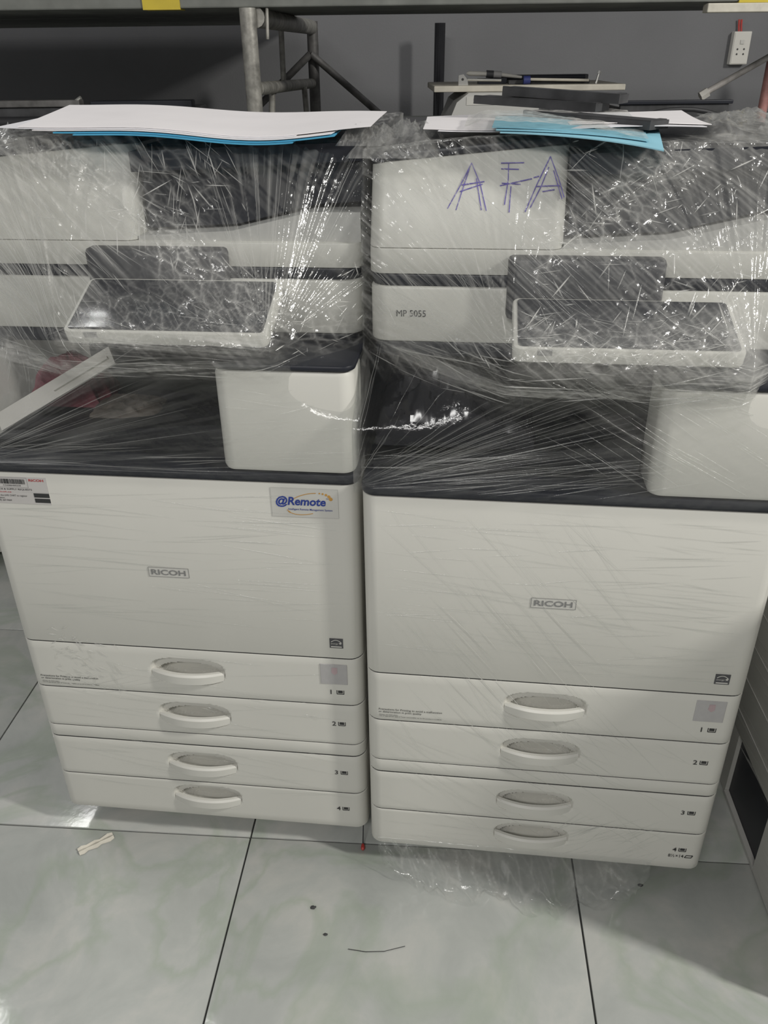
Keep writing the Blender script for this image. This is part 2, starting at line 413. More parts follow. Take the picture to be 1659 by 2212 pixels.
def copier(label, loc, rz, rise):
    T = thing('photocopier', label, 'photocopier', (loc[0], loc[1], 0), rz)
    sh = MB().prism(0.0015, W - 0.0015, 0.036, 0.68, 0.249, 0.786, 0.01, 0.003).build('body_shell', M['white'], T)
    MB().prism(0.0015, W - 0.0015, 0.036, 0.68, 0.064, 0.2465, 0.01, 0.003).build('paper_bank', M['white'], T)
    MB().prism(0.006, W - 0.006, 0.0335, 0.6, 0.07, 0.785, 0.01, 0.002).build('inner_frame', M['gap'], T)
    drs = []
    for k in range(4):
        d = link('drawer', drawer_mesh[k], T); link('handle', handle_mesh[k], d, 'bowed white grip'); drs.append(d)
    door = link('front_door', door_mesh, T)
    link('body_strip', strip_mesh, T)
    for z0, z1 in ((0.46445, 0.46625), (0.36455, 0.36625), (0.27465, 0.27595), (0.24585, 0.24815), (0.15365, 0.15535)):
        MB().prism(0.0008, W - 0.0008, 0.0009, 0.06, z0, z1, 0.022, 0.0001, 6).build('seam_shade_strip', M['gap'], T)  # black strips fill the panel gaps, their shade put in as colour
    for x, y in ((0.07, 0.06), (0.52, 0.06), (0.07, 0.6), (0.52, 0.6)): caster(x, y, T)
    for x in (0.155, 0.44):
        MB().tube([(x, 0.10, 0.066), (x, 0.10, 0.02), (x, 0.10, 0.018), (x, 0.10, 0.0)], [0.008, 0.008, 0.024, 0.026], 16).build('levelling_foot', M['rubber'], T)
    # dark collar above the door and the output cavity
    MB().prism(-0.001, W + 0.001, -0.002, 0.68, 0.7862, 0.8025, 0.022, 0.004).build('dark_collar', M['black'], T, label='dark charcoal collar above the front door')
    m = MB()
    m.poly([(0.012, 0.8025), (0.386, 0.8025), (0.386, 0.852), (0.33, 0.850), (0.012, 0.815)], 0.05, 0.50)
    ot = m.build('output_tray', M['inner'], T, label='dark sloping output tray inside the cavity')
    MB().box(0.05, 0.34, 0.2, 0.205, 0.826, 0.834).box(0.05, 0.34, 0.3, 0.305, 0.826, 0.834).build('tray_rib', M['black'], ot, 0)
    MB().prism(0.03, W - 0.004, 0.50, 0.66, 0.80, 0.962, 0.01, 0.003).build('cavity_back', M['midgrey'], T)
    MB().prism(0.397, W - 0.004, 0.05, 0.52, 0.80, 0.960, 0.01, 0.002).build('cavity_side', M['inner'], T)
    # white front pod on the right
    pod = MB().prism(0.391, W - 0.001, -0.003, 0.09, 0.8035, 0.9575, 0.020, 0.008, 8)
    pod.build('front_pod', M['white'], T)
    MB().prism(0.389, W + 0.001, -0.004, 0.14, 0.9577, 0.966, 0.02, 0.003).build('pod_cap', M['black'], T, label='dark flat cap on the white pod')
    # scanner
    S = MB().prism(0.002, W - 0.003, VSC, 0.68, 0.972, 1.050, 0.026, 0.004).build('scanner_unit', M['white'], T)
    MB().prism(0.006, W - 0.007, VSC + 0.004, 0.675, 0.950, 0.9722, 0.026, 0.004).build('scanner_underside', M['black'], S)
    MB().prism(0.004, W - 0.005, VSC + 0.003, 0.675, 1.0502, 1.066, 0.026, 0.002).build('glass_seam', M['black'], S, label='black seam between scanner and feeder')
    # feeder
    Fd = MB().prism(0.001, W - 0.002, VAD - 0.01, 0.66, 1.0662, 1.1000, 0.022, 0.0015).build('feeder_base', M['white'], T)
    wedge = MB().poly([(0.262, 1.100), (0.583, 1.100), (0.583, 1.140), (0.515, 1.140), (0.40, 1.114), (0.262, 1.106)], VAD, 0.60)
    wedge.build('exit_ramp', M['grey_white'], Fd, 25, label='light grey exit ramp of the document feeder')
    MB().prism(0.0015, 0.262, VAD - 0.01, 0.64, 1.1006, 1.2000, 0.020, 0.0015, 10, slope=0.024, lean=LEAN).build('feeder_cover', M['white'], Fd)
    MB().prism(0.000, 0.264, VAD - 0.012 + LEAN, 0.645, 1.2005, 1.2105, 0.018, 0.003, 10, slope=0.024, both=True).build('feeder_lid', M['black'], Fd)
    MB().box(0.266, 0.585, VAD + 0.07, 0.62, 1.115, 1.22).build('feeder_recess', M['inner'], Fd, 0)
    tr = MB().poly([(0.262, 1.190), (0.40, 1.196), (0.586, 1.205), (0.586, 1.228), (0.40, 1.222), (0.262, 1.216)], VAD + 0.006, 0.62)
    tr.build('feed_tray', M['black'], Fd, 25)
    MB().poly([(0.268, 1.112), (0.40, 1.118), (0.52, 1.146), (0.585, 1.150), (0.585, 1.206), (0.268, 1.192)], VAD + 0.03, VAD + 0.075).build('tray_side', M['black'], Fd, 25)
    # operation panel: tilted slab on a hinge block
    MB().prism(0.190, 0.394, 0.096, 0.136, 1.012, 1.094, 0.014, 0.006).build('panel_hinge', M['midgrey'], T, label='dark grey hinge block behind the panel')
    tilt = math.atan2(rise, 0.116)
    pm = MB().prism(0.198, 0.477, 0.0, 0.120, -0.021, 0.0, 0.010, 0.003)
    P = pm.build('operation_panel', M['white'], T, loc=(0, -0.021, 1.012), rot=(tilt, 0, 0))
    MB().prism(0.204, 0.471, 0.005, 0.115, -0.001, 0.0012, 0.006, 0.0006).build('touch_screen', M['screen'], P, label='dark glossy touch screen')
    MB().box(0.228, 0.246, -0.0008, 0.002, -0.009, -0.001).build('card_notch', M['grey_ink'], P, 0)
    # printed marks shared by both machines
    plate = MB().box(0.2505, 0.3155, -0.0006, 0.001, 0.6105, 0.6275).build('maker_plate', M['sticker'], door, 0, label='small raised maker badge')
    fr = MB().stroke([(0.2505, 0.6105), (0.3155, 0.6105), (0.3155, 0.6275), (0.2505, 0.6275), (0.2505, 0.6105)], 0.0006, -0.0009, -0.0005)
    fr.build('badge_rim', M['grey_ink'], door, 0)
    text_mesh('maker_name', 'RICOH', 0.2545, 0.6140, -0.0012, M['grey_ink'], door, width=0.056, height=0.0100, bold=0.022)
    energy_mark(0.5345, 0.5565, 0.488, 0.507, door)
    w = MB().prism(0.516, 0.5615, -0.0012, 0.004, 0.4115, 0.4535, 0.001, 0.0005, 2).build('size_window', M['window'], drs[0], 0, label='small grey paper size window')
    MB().poly([(0.535, 0.437), (0.540, 0.432), (0.545, 0.436), (0.545, 0.447), (0.536, 0.447)], -0.0016, -0.0011).build('pink_mark', plastic('pink_mark', (0.42, 0.32, 0.33), 0.6), w, 0)
    for k, zt in enumerate((0.3895, 0.3185, 0.2015, 0.1095)):
        text_mesh('drawer_number', str(k + 1), 0.5315, zt, -0.0008, M['ink'], drs[k], height=0.0095, bold=0.012, sx=1.1)
        tray_icon('tray_symbol', 0.5425, zt + 0.0008, 0.0078, drs[k], M['ink'])
    text_mesh('caution_heading', 'Precautions for Printing to avoid a malfunction\nor deterioration in print quality', 0.020, 0.3815, -0.0008, M['ink'], drs[0], width=0.104, height=0.0105, bold=0.006)
    text_mesh('caution_text', '-Always use latest paper.\n-Use of appropriate type of Toner consumables set on the product is to follow.', 0.020, 0.3735, -0.0008, M['ink'], drs[0], width=0.104, height=0.0060)
    return T, door, drs, S, Fd

LOC_L, RZ_L = (-0.62173, 1.12500), -0.11289
LOC_R, RZ_R = (-0.03261, 1.03012), -0.11980
TL, doorL, drsL, scL, fdL = copier('white photocopier with a blue-lettered sticker on its front door, wrapped in film', LOC_L, RZ_L, 0.046)
TR, doorR, drsR, scR, fdR = copier('white photocopier with AFA hand-penned in purple on its feeder cover, wrapped in film', LOC_R, RZ_R, 0.033)

# --- stickers of the left machine
sk = MB().box(0.459, 0.5585, -0.0006, 0.0006, 0.7305, 0.7785).build('lettered_sticker', M['sticker'], doorL, 0, label='clear sticker with blue lettering and orange swoosh')
MB().stroke([(0.459, 0.7305), (0.5585, 0.7305), (0.5585, 0.7785), (0.459, 0.7785), (0.459, 0.7305)], 0.0004, -0.0008, -0.0005).build('sticker_edge', M['grey_white'], sk, 0)
text_mesh('sticker_lettering', '@Remote', 0.4655, 0.7465, -0.0011, M['blue_ink'], sk, width=0.0745, height=0.0185, bold=0.028, shear=0.18)
text_mesh('sticker_tagline', 'Intelligent Remote Management System', 0.4835, 0.7412, -0.0011, M['blue_ink'], sk, width=0.066, height=0.0042, bold=0.01)
text_mesh('sticker_tm', 'TM', 0.5405, 0.7615, -0.0011, M['blue_ink'], sk, width=0.0035, height=0.0022)
arc = MB()
def ell(a0, a1, n=22):
    o = []
    for k in range(n + 1):
        a = math.radians(a0 + (a1 - a0) * k / n); ex, ez = 0.0345 * math.cos(a), 0.0165 * math.sin(a)
        q = math.radians(16); o.append((0.5145 + ex * math.cos(q) - ez * math.sin(q), 0.7530 + ex * math.sin(q) + ez * math.cos(q)))
    return o
arc.stroke(ell(62, 140), 0.0010, -0.0010, -0.0006); arc.stroke(ell(205, 272), 0.0009, -0.0010, -0.0006)
for a, s_ in ((52, .0013), (42, .0016), (30, .0020), (16, .0025), (0, .0030), (196, .0011), (188, .0009), (202, 0.0012)):
    x, z = ell(a, a, 1)[0]
    arc.poly([(x + s_ * math.cos(k * math.pi / 4), z + s_ * math.sin(k * math.pi / 4)) for k in range(8)], -0.0010, -0.0006)
arc.build('sticker_swoosh', M['orange_ink'], sk, 0)
sv = MB().box(0.022, 0.1145, -0.0006, 0.0006, 0.7325, 0.7785).build('service_label', M['sticker_pale'], doorL, 0, label='pale service label with barcode and two dark badges')
bc = MB(); x = 0.026
rb = random.Random(3)
while x < 0.079:
    w_ = rb.choice((0.0005, 0.0008, 0.0012)); bc.box(x, x + w_, -0.0010, -0.0006, 0.7665, 0.7745); x += w_ + rb.choice((0.0004, 0.0007, 0.0010))
bc.build('barcode', M['ink'], sv, 0)
text_mesh('barcode_digits', 'C52086400258', 0.044, 0.7625, -0.0010, M['ink'], sv, width=0.028, height=0.0026)
text_mesh('label_maker', 'RICOH', 0.0865, 0.7715, -0.0010, M['red_ink'], sv, width=0.0235, height=0.0042, bold=0.03)
text_mesh('label_heading', 'SERVICE & SUPPLY REQUESTS', 0.0245, 0.7555, -0.0010, M['ink'], sv, width=0.064, height=0.0033, bold=0.01)
text_mesh('label_site', 'myRicoh.ca', 0.0245, 0.7505, -0.0010, M['red_ink'], sv, width=0.030, height=0.0034, bold=0.01)
text_mesh('label_lines', 'or use the LIVE CHAT to register\nor a demo:\n1 (800) 267-9469', 0.0245, 0.7355, -0.0010, M['ink'], sv, width=0.054, height=0.0125)
MB().box(0.0895, 0.1140, -0.0010, -0.0006, 0.7445, 0.7515).box(0.0895, 0.1140, -0.0010, -0.0006, 0.7355, 0.7425).build('dark_badge', M['ink'], sv, 0)
MB().stroke([(0.024, 0.7605), (0.0835, 0.7605), (0.0835, 0.777), (0.024, 0.777)], 0.0003, -0.0009, -0.0006).build('label_rule', M['grey_ink'], sv, 0)

# --- marks of the right machine
text_mesh('model_number', 'MP 5055', 0.0395, 1.0085, VSC - 0.0008, M['ink'], scR, width=0.041, height=0.0092)
text_mesh('paper_format', '8½×14', 0.5265, 0.0945, -0.0008, M['ink'], drsR[3], width=0.026, height=0.0078, bold=0.008)
MB().stroke([(0.5545, 0.0955), (0.5655, 0.0955), (0.568, 0.101), (0.557, 0.101), (0.5545, 0.0955)], 0.0009, -0.0010, 0.0002).build('paper_symbol', M['ink'], drsR[3], 0)
pen = MB()
def pj(cx, cy):   # position on the feeder cover, from the lettering's proportions
    px = cx / 1.887 + 780; py = cy / 1.887 + 230
    return 0.0055 + (px - 802) * 0.000615, 1.2030 - (py - 358) * 0.000570
for st in ([(350, 420), (395, 335), (440, 240)], [(385, 425), (408, 345), (432, 262)], [(440, 240), (478, 320), (508, 427)], [(462, 300), (488, 424)],
           [(404, 326), (495, 312)], [(398, 352), (488, 322)], [(558, 240), (650, 238)], [(560, 262), (630, 264)], [(588, 242), (590, 300), (580, 402)], [(602, 330), (600, 432)],
           [(558, 328), (684, 300)], [(565, 318), (640, 322)], [(664, 430), (705, 322), (752, 214)], [(684, 412), (722, 330), (748, 255)], [(752, 214), (790, 300), (816, 372)], [(768, 268), (808, 378)],
           [(702, 330), (795, 326)], [(728, 350), (776, 342)], [(690, 296), (712, 290)]):
    pen.stroke([pj(*p) for p in st], 0.0012, -0.0010, 0.0004)
pen.v = [(x, y + VAD - 0.01 + LEAN * (z - 1.1006) / (0.0994 + 0.024 * (1 - max(0.0, 1 - x / 0.262) ** 2.2)) - 0.0004, z) for x, y, z in pen.v]
pen.build('pen_lettering', M['pen'], fdR, 0, label='hand-drawn purple AFA lettering')

# ------------------------------------------------------------------ helpers placing things in a machine's own frame
def frame_of(T): return T.location.copy(), T.rotation_euler[2]
def to_world(T, u, v, z):
    c, s = math.cos(T.rotation_euler[2]), math.sin(T.rotation_euler[2])
    return Vector((T.location.x + u * c - v * s, T.location.y + u * s + v * c, z))

# ------------------------------------------------------------------ stretch film
PU0, PU1 = 0.192, 0.483
def vfront(u, z, bot):
    """front surface of the taut film: over the feeder, out to the panel's lip, back to the pod"""
    vp = np.where(z > 1.0, -0.030 + (np.clip(z, 1.0, 1.242) - 1.0) / 0.242 * 0.176,
                  np.where(z > 0.985, -0.030, -0.030 + sstep(0.0, 0.06, 0.985 - z) * 0.022))
    ve = np.where(z > 0.975, 0.118 + 0.035 * sstep(1.09, 1.24, z), 0.118 - 0.126 * sstep(0.0, 0.09, 0.975 - z))
    l = np.clip((u + 0.010) / (PU0 + 0.010), 0, 1); r = np.clip((0.596 - u) / (0.596 - PU1), 0, 1)
    k = np.minimum(l, r)
    v = ve * (1 - k) + vp * k
    return np.minimum(v, ve)

def ang_field(u, z, cu, cz, freq, a0, a1, seed, thr=0.62, rlen=0.4):
    th = np.degrees(np.arctan2(z - cz, u - cu)); r = np.hypot(u - cu, z - cz)
    n = vnoise(th * freq + 40, r * 9.0, seed); n2 = vnoise(th * freq * 2.7 + 11, r * 14.0, seed + 3)
    m = sstep(a0 - 6, a0 + 2, th) * (1 - sstep(a1 - 2, a1 + 6, th))
    return (sstep(thr, thr + 0.22, n) * 0.7 + sstep(thr + 0.05, thr + 0.25, n2) * 0.6) * m * np.exp(-(r / rlen) ** 2) * sstep(0.0, 0.03, r)
def line_field(u, z, ang, freq, seed, thr=0.66, stretch=4.0):
    a = math.radians(ang); s = u * math.cos(a) + z * math.sin(a); t = -u * math.sin(a) + z * math.cos(a)
    n = vnoise(t * freq + 9, s * stretch + 5, seed); n2 = vnoise(t * freq * 2.3, s * stretch * 1.6 + 2, seed + 1)
    return sstep(thr, thr + 0.2, n) * 0.6 + sstep(thr + 0.06, thr + 0.24, n2) * 0.5
def band(u, z, p0, p1, wd):
    d = np.array([p1[0] - p0[0], p1[1] - p0[1]]); L = np.hypot(*d); d = d / L
    s = (u - p0[0]) * d[0] + (z - p0[1]) * d[1]; t = -(u - p0[0]) * d[1] + (z - p0[1]) * d[0]
    return np.exp(-(t / wd) ** 2) * sstep(-0.03, 0.02, s) * (1 - sstep(L - 0.02, L + 0.03, s))
def cells(x, y, seed):
    rng = np.random.RandomState(seed); JX = rng.rand(128, 128); JY = rng.rand(128, 128)
    xi = np.floor(x).astype(int); yi = np.floor(y).astype(int)
    f1 = np.full(x.shape, 9.0); f2 = np.full(x.shape, 9.0)
    for a in (-1, 0, 1):
        for b in (-1, 0, 1):
            cx, cy = xi + a, yi + b
            d = np.hypot(cx + JX[cx % 128, cy % 128] - x, cy + JY[cx % 128, cy % 128] - y)
            m_ = d < f1; f2 = np.where(m_, f1, np.minimum(f2, d)); f1 = np.where(m_, d, f1)
    return f1, f2
def crinkle(u, z, f, seed, ang=-35.0, st=0.45):
    """straight fold lines between facets, stretched along ang"""
    a = math.radians(ang); s = u * math.cos(a) + z * math.sin(a); t = -u * math.sin(a) + z * math.cos(a)
    wx = 0.25 * fbm(u * f * 0.4, z * f * 0.4, seed + 9, 2)
    f1, f2 = cells(s * f * st + wx + 50, t * f + 50, seed)
    g1, g2 = cells(s * f * 2.1 * st + 20, t * f * 2.3 + wx + 20, seed + 5)
    return np.clip(np.exp(-(f2 - f1) / 0.07) * 0.8 + np.exp(-(g2 - g1) / 0.09) * 0.45, 0, 1)
def facets(u, z, f, seed, ang=-35.0, st=0.5):
    a = math.radians(ang); s = u * math.cos(a) + z * math.sin(a); t = -u * math.sin(a) + z * math.cos(a)
    f1, f2 = cells(s * f * st + 30, t * f + 30, seed); g1, g2 = cells(s * f * 2.2 * st + 10, t * f * 2.2 + 10, seed + 4)
    return (f1 - 0.45) + 0.45 * (g1 - 0.45)

def film_sheet(side):
    z_lo = 0.795
    zs = np.concatenate([np.linspace(z_lo, 0.97, 120, endpoint=False), np.linspace(0.97, 1.243, 240)])
    uf = np.linspace(-0.008, 0.594, 430)
    Zf, Uf = np.meshgrid(zs, uf, indexing='ij')
    V = vfront(Uf, Zf, 0)
    sd = 100 if side == 'L' else 300
    cav = 1 - sstep(0.93, 0.965, Zf)
    upper = 1 - cav
    h = 0.006 + 0.018 * fbm(Uf * 14, Zf * 14, sd + 60, 3)
    crumple = 0.18 + 0.5 * fbm(Uf * 9, Zf * 9, sd + 61, 2)
    if side == 'L':
        h += 0.42 * ang_field(Uf, Zf, 0.197, 1.000, 0.75, 105, 165, sd + 1, 0.56, 0.32) * upper
        h += 0.42 * line_field(Uf, Zf, -36, 210, sd + 31, 0.58, 4.5) * upper * (1 - sstep(0.24, 0.32, Uf)) * sstep(1.03, 1.08, Zf)
        h += 0.34 * ang_field(Uf, Zf, 0.478, 0.995, 0.60, 62, 112, sd + 2, 0.62, 0.28) * upper
        h += 0.15 * ang_field(Uf, Zf, -0.02, 0.800, 0.85, -8, 32, sd + 3, 0.52, 0.55) * cav
        b1 = band(Uf, Zf, (0.13, 1.24), (0.36, 1.10), 0.030); b2 = band(Uf, Zf, (0.34, 1.11), (0.50, 1.02), 0.035)
        b3 = band(Uf, Zf, (0.30, 1.235), (0.40, 1.14), 0.05)
        crumple += 1.3 * b1 + 0.8 * b2 + 0.9 * b3
        h += (0.60 * b1 + 0.50 * b2) * crinkle(Uf, Zf, 70, sd + 4) + 0.25 * b3 * crinkle(Uf, Zf, 45, sd + 5)
        h += 0.10 * b1 + 0.10 * b2
        # haze of the bunched film over the panel and below it
        pan = band(Uf, Zf, (0.20, 1.002), (0.47, 1.002), 0.012)
        h += 0.40 * pan * (0.4 + line_field(Uf, Zf, -4, 380, sd + 8, 0.5, 7))
        und = band(Uf, Zf, (0.04, 0.955), (0.48, 0.968), 0.016)
        h += und * (0.12 + 0.30 * line_field(Uf, Zf, 4, 300, sd + 9, 0.45, 8)); crumple += 0.9 * und
        bl = band(Uf, Zf, (0.03, 1.0), (0.13, 0.93), 0.045); h += bl * (0.18 + 0.3 * crinkle(Uf, Zf, 40, sd + 11)); crumple += 0.9 * bl
        br = band(Uf, Zf, (0.50, 1.02), (0.58, 0.985), 0.03); crumple += 1.6 * br; h += 0.35 * br * crinkle(Uf, Zf, 60, sd + 12)
        scn = band(Uf, Zf, (0.21, 1.03), (0.46, 1.035), 0.035); h += scn * (0.07 + 0.38 * crinkle(Uf, Zf, 95, sd + 13)); crumple += 0.5 * scn
        h += 0.12 * line_field(Uf, Zf, -40, 120, sd + 14, 0.66, 5) * upper
        h += cav * (0.02 + 0.12 * band(Uf, Zf, (0.0, 0.83), (0.25, 0.96), 0.012) + 0.10 * band(Uf, Zf, (0.12, 0.815), (0.36, 0.96), 0.012) + 0.14 * line_field(Uf, Zf, 3, 260, sd + 15, 0.6, 4) * (1 - sstep(0.83, 0.87, Zf)))
    else:
        h += 0.20 * ang_field(Uf, Zf, 0.190, 1.005, 0.70, 95, 180, sd + 1, 0.60, 0.30) * upper
        h += 0.22 * line_field(Uf, Zf, -38, 330, sd + 2, 0.60, 6) * upper
        h += 0.14 * ang_field(Uf, Zf, -0.012, 0.803, 0.85, 2, 34, sd + 3, 0.50, 0.55) * cav
        b1 = band(Uf, Zf, (0.42, 1.24), (0.22, 1.10), 0.030); b2 = band(Uf, Zf, (0.30, 1.16), (0.42, 1.04), 0.05)
        crumple += 1.4 * b1 + 1.0 * b2
        h += (0.40 * b1 + 0.28 * b2) * crinkle(Uf, Zf, 60, sd + 4) + 0.08 * b1
        rt_ = sstep(0.25, 0.42, Uf) * sstep(1.10, 1.13, Zf); h += rt_ * 0.16; crumple += rt_ * 0.5
        pan = band(Uf, Zf, (0.21, 1.018), (0.47, 1.018), 0.030)
        h += pan * (0.20 + 0.42 * crinkle(Uf, Zf, 85, sd + 6, 10)); crumple += 0.9 * pan
        pr = band(Uf, Zf, (0.455, 1.06), (0.49, 0.99), 0.020); h += 0.40 * pr
        und = band(Uf, Zf, (0.02, 0.985), (0.22, 0.945), 0.018) + band(Uf, Zf, (0.22, 0.948), (0.52, 0.975), 0.016)
        h += und * (0.14 + 0.34 * line_field(Uf, Zf, -6, 260, sd + 9, 0.45, 8)); crumple += 0.9 * und
        h += 0.18 * band(Uf, Zf, (0.21, 0.985), (0.50, 0.985), 0.013)
        scn = band(Uf, Zf, (0.0, 1.02), (0.19, 1.00), 0.03); h += scn * (0.04 + 0.25 * crinkle(Uf, Zf, 60, sd + 13) * sstep(0.09, 0.13, Uf)); crumple += 0.5 * scn
        h += cav * (0.10 * line_field(Uf, Zf, 8, 190, sd + 15, 0.6, 3.5) * (1 - sstep(0.3, 0.4, Uf)) * (1 - sstep(0.84, 0.9, Zf)) + 0.30 * line_field(Uf, Zf, -32, 160, sd + 17, 0.62, 3) * sstep(0.24, 0.34, Uf) * sstep(0.86, 0.95, Zf))
        h += cav * (0.10 * sstep(0.3, 0.36, Uf) + 0.22 * band(Uf, Zf, (-0.01, 0.80), (-0.01, 0.97), 0.012))
    h = h * np.where(cav > 0.5, 0.46, 0.92)
    if side == 'L': crumple = crumple * (1 - 0.75 * band(Uf, Zf, (0.50, 1.03), (0.53, 1.19), 0.035))
    # clean the lower border into a soft fade, add relief
    ang = -38 if side == 'L' else 35
    rel = crumple * (0.0050 * facets(Uf, Zf, 46, sd + 20, ang) + 0.0012 * (fbm(Uf * 40, Zf * 30, sd + 21, 2) - 0.5)) - 0.003 * np.clip(h - 0.08, 0, 0.6)
    rel = rel * np.where(cav > 0.5, 0.7, 1.0)
    for (pu, pz, sg) in ((PU1, 0.995, 1), (PU0, 1.0, -1)):
        th = np.degrees(np.arctan2(Zf - pz, Uf - pu)); rr = np.hypot(Uf - pu, Zf - pz)
        msk = sstep(0.0, 0.03, rr) * (sstep(15, 35, th) * (1 - sstep(110, 130, th)) if sg > 0 else sstep(70, 90, th) * (1 - sstep(165, 178, th)))
        rel = rel - 0.0060 * msk * np.clip(rr / 0.12, 0.15, 1.6) * (vnoise(th * 0.55 + 60, rr * 7, sd + 70) - 0.5) - 0.0020 * msk * (vnoise(th * 1.3 + 60, rr * 14, sd + 71) - 0.5)
    V = V + np.minimum(rel, 0.0030) - 0.003
    h = np.clip(h, 0.0, 0.72) * sstep(0.795, 0.803, Zf)
    # sides and the rolled top border
    nz, nu = Zf.shape
    vsd = np.linspace(0.0, 1.0, 22)[1:]
    verts = []; haze = []
    left = np.zeros((nz, 21, 3)); right = np.zeros((nz, 21, 3))
    hl = np.zeros((nz, 21)); hr = np.zeros((nz, 21))
    for k, t in enumerate(vsd):
        for arr, hh, col, u in ((left, hl, 0, -0.008), (right, hr, nu - 1, 0.594)):
            v0 = V[:, col]; arr[:, k, 0] = u + 0.002 * (vnoise(zs * 60, np.full(nz, t * 9), sd + 30 + col % 7) - 0.5)
            arr[:, k, 1] = v0 + (0.69 - v0) * t; arr[:, k, 2] = zs
            hh[:, k] = 0.07 + 0.25 * sstep(0.6, 0.85, vnoise(zs * 50, np.full(nz, t * 3), sd + 33))
    def rim(u): return 0.010 * sstep(0.24, 0.32, u) + 0.004 + 0.018 * np.clip(1 - u / 0.26, 0, 1) ** 2.2
    Zf = Zf - rim(Uf) * sstep(1.17, 1.243, Zf)
    for arr, u in ((left, 0.0), (right, 0.594)): arr[:, :, 2] -= (float(rim(np.array([u]))[0]) * sstep(1.17, 1.243, zs))[:, None]
    front = np.stack([Uf, V, Zf], 2)
    grid = np.concatenate([left[:, ::-1], front, right], 1); hz = np.concatenate([hl[:, ::-1], h, hr], 1)
    # top roll
    rows = []; hrows = []
    last = grid[-1]; cu, cv = 0.29, 0.42
    for k in range(1, 26):
        t = k / 25.0; ins = 0.085 * t
        p = last.copy()
        d = np.stack([cu - p[:, 0], cv - p[:, 1]], 1)
        lim = np.stack([np.clip(d[:, 0], -ins, ins), np.clip(d[:, 1], -ins, ins)], 1)
        p[:, 0] += lim[:, 0]; p[:, 1] += lim[:, 1]
        x = p[:, 0] * 60; y = p[:, 1] * 60 + k
        topz = 1.2112 + 0.024 * (1 - np.clip(1 - p[:, 0] / 0.264, 0, 1) ** 2.2) - 0.0055 * sstep(0.27, 0.34, p[:, 0])
        p[:, 2] = topz + np.maximum(last[:, 2] - topz, 0) * (1 - float(sstep(0, 0.3, t))) + 0.0012 + 0.004 * (fbm(x * 0.5, p[:, 1] * 30 + 3, sd + 40, 3) - 0.3) * (0.3 + t)
        rows.append(p); hrows.append(np.clip(0.06 + 0.5 * crinkle(p[:, 0], p[:, 1], 60, sd + 41), 0, 0.5))
    grid = np.concatenate([grid, np.stack(rows, 0)], 0); hz = np.concatenate([hz, np.stack(hrows, 0)], 0)
    return grid, hz

def grid_mesh(name, grid, hz, keep=None, extra=None):
    nr, nc = grid.shape[:2]
    idx = np.arange(nr * nc).reshape(nr, nc)
    q = np.stack([idx[:-1, :-1], idx[:-1, 1:], idx[1:, 1:], idx[1:, :-1]], 2).reshape(-1, 4)
    if keep is not None: q = q[keep[:-1, :-1].reshape(-1)]
    co = grid.reshape(-1, 3); hv = hz.reshape(-1)
    if extra is not None:
        q = np.concatenate([q, extra[2] + len(co)]); co = np.concatenate([co, extra[0]]); hv = np.concatenate([hv, extra[1]])
    me = bpy.data.meshes.new(name)
    me.vertices.add(len(co)); me.vertices.foreach_set('co', co.astype(np.float32).ravel())
    me.loops.add(len(q) * 4); me.loops.foreach_set('vertex_index', q.astype(np.int32).ravel())
    me.polygons.add(len(q)); me.polygons.foreach_set('loop_start', np.arange(0, len(q) * 4, 4, dtype=np.int32))
    me.polygons.foreach_set('use_smooth', np.ones(len(q), dtype=bool))
    me.update(); me.validate()
    at = me.attributes.new('haze', 'FLOAT', 'POINT'); at.data.foreach_set('value', hv.astype(np.float32))
    me.materials.append(M['film']); me.update()
    return me

def ribbons(lines):
    """creases: raised three-vertex-wide folds; each line = (list of xyz, width, haze, outward)"""
    V = []; H = []; Q = []
    for pts, w, hz, out in lines:
        pts = [Vector(p) for p in pts]; o = Vector(out); b = len(V); n = len(pts)
        for i, p in enumerate(pts):
            t = (pts[min(i + 1, n - 1)] - pts[max(i - 1, 0)]).normalized(); s = t.cross(o).normalized()
            e = min(i, n - 1 - i); k = min(1.0, 0.15 + e * 0.5)
            V += [p - s * w * k / 2, p + o * (w * 0.32 * k), p + s * w * k / 2]; H += [hz * 0.15, hz * k, hz * 0.15]
        for i in range(n - 1):
            for j in range(2): Q.append((b + i * 3 + j, b + i * 3 + j + 1, b + (i + 1) * 3 + j + 1, b + (i + 1) * 3 + j))
    return np.array([tuple(v) for v in V]), np.array(H), np.array(Q)

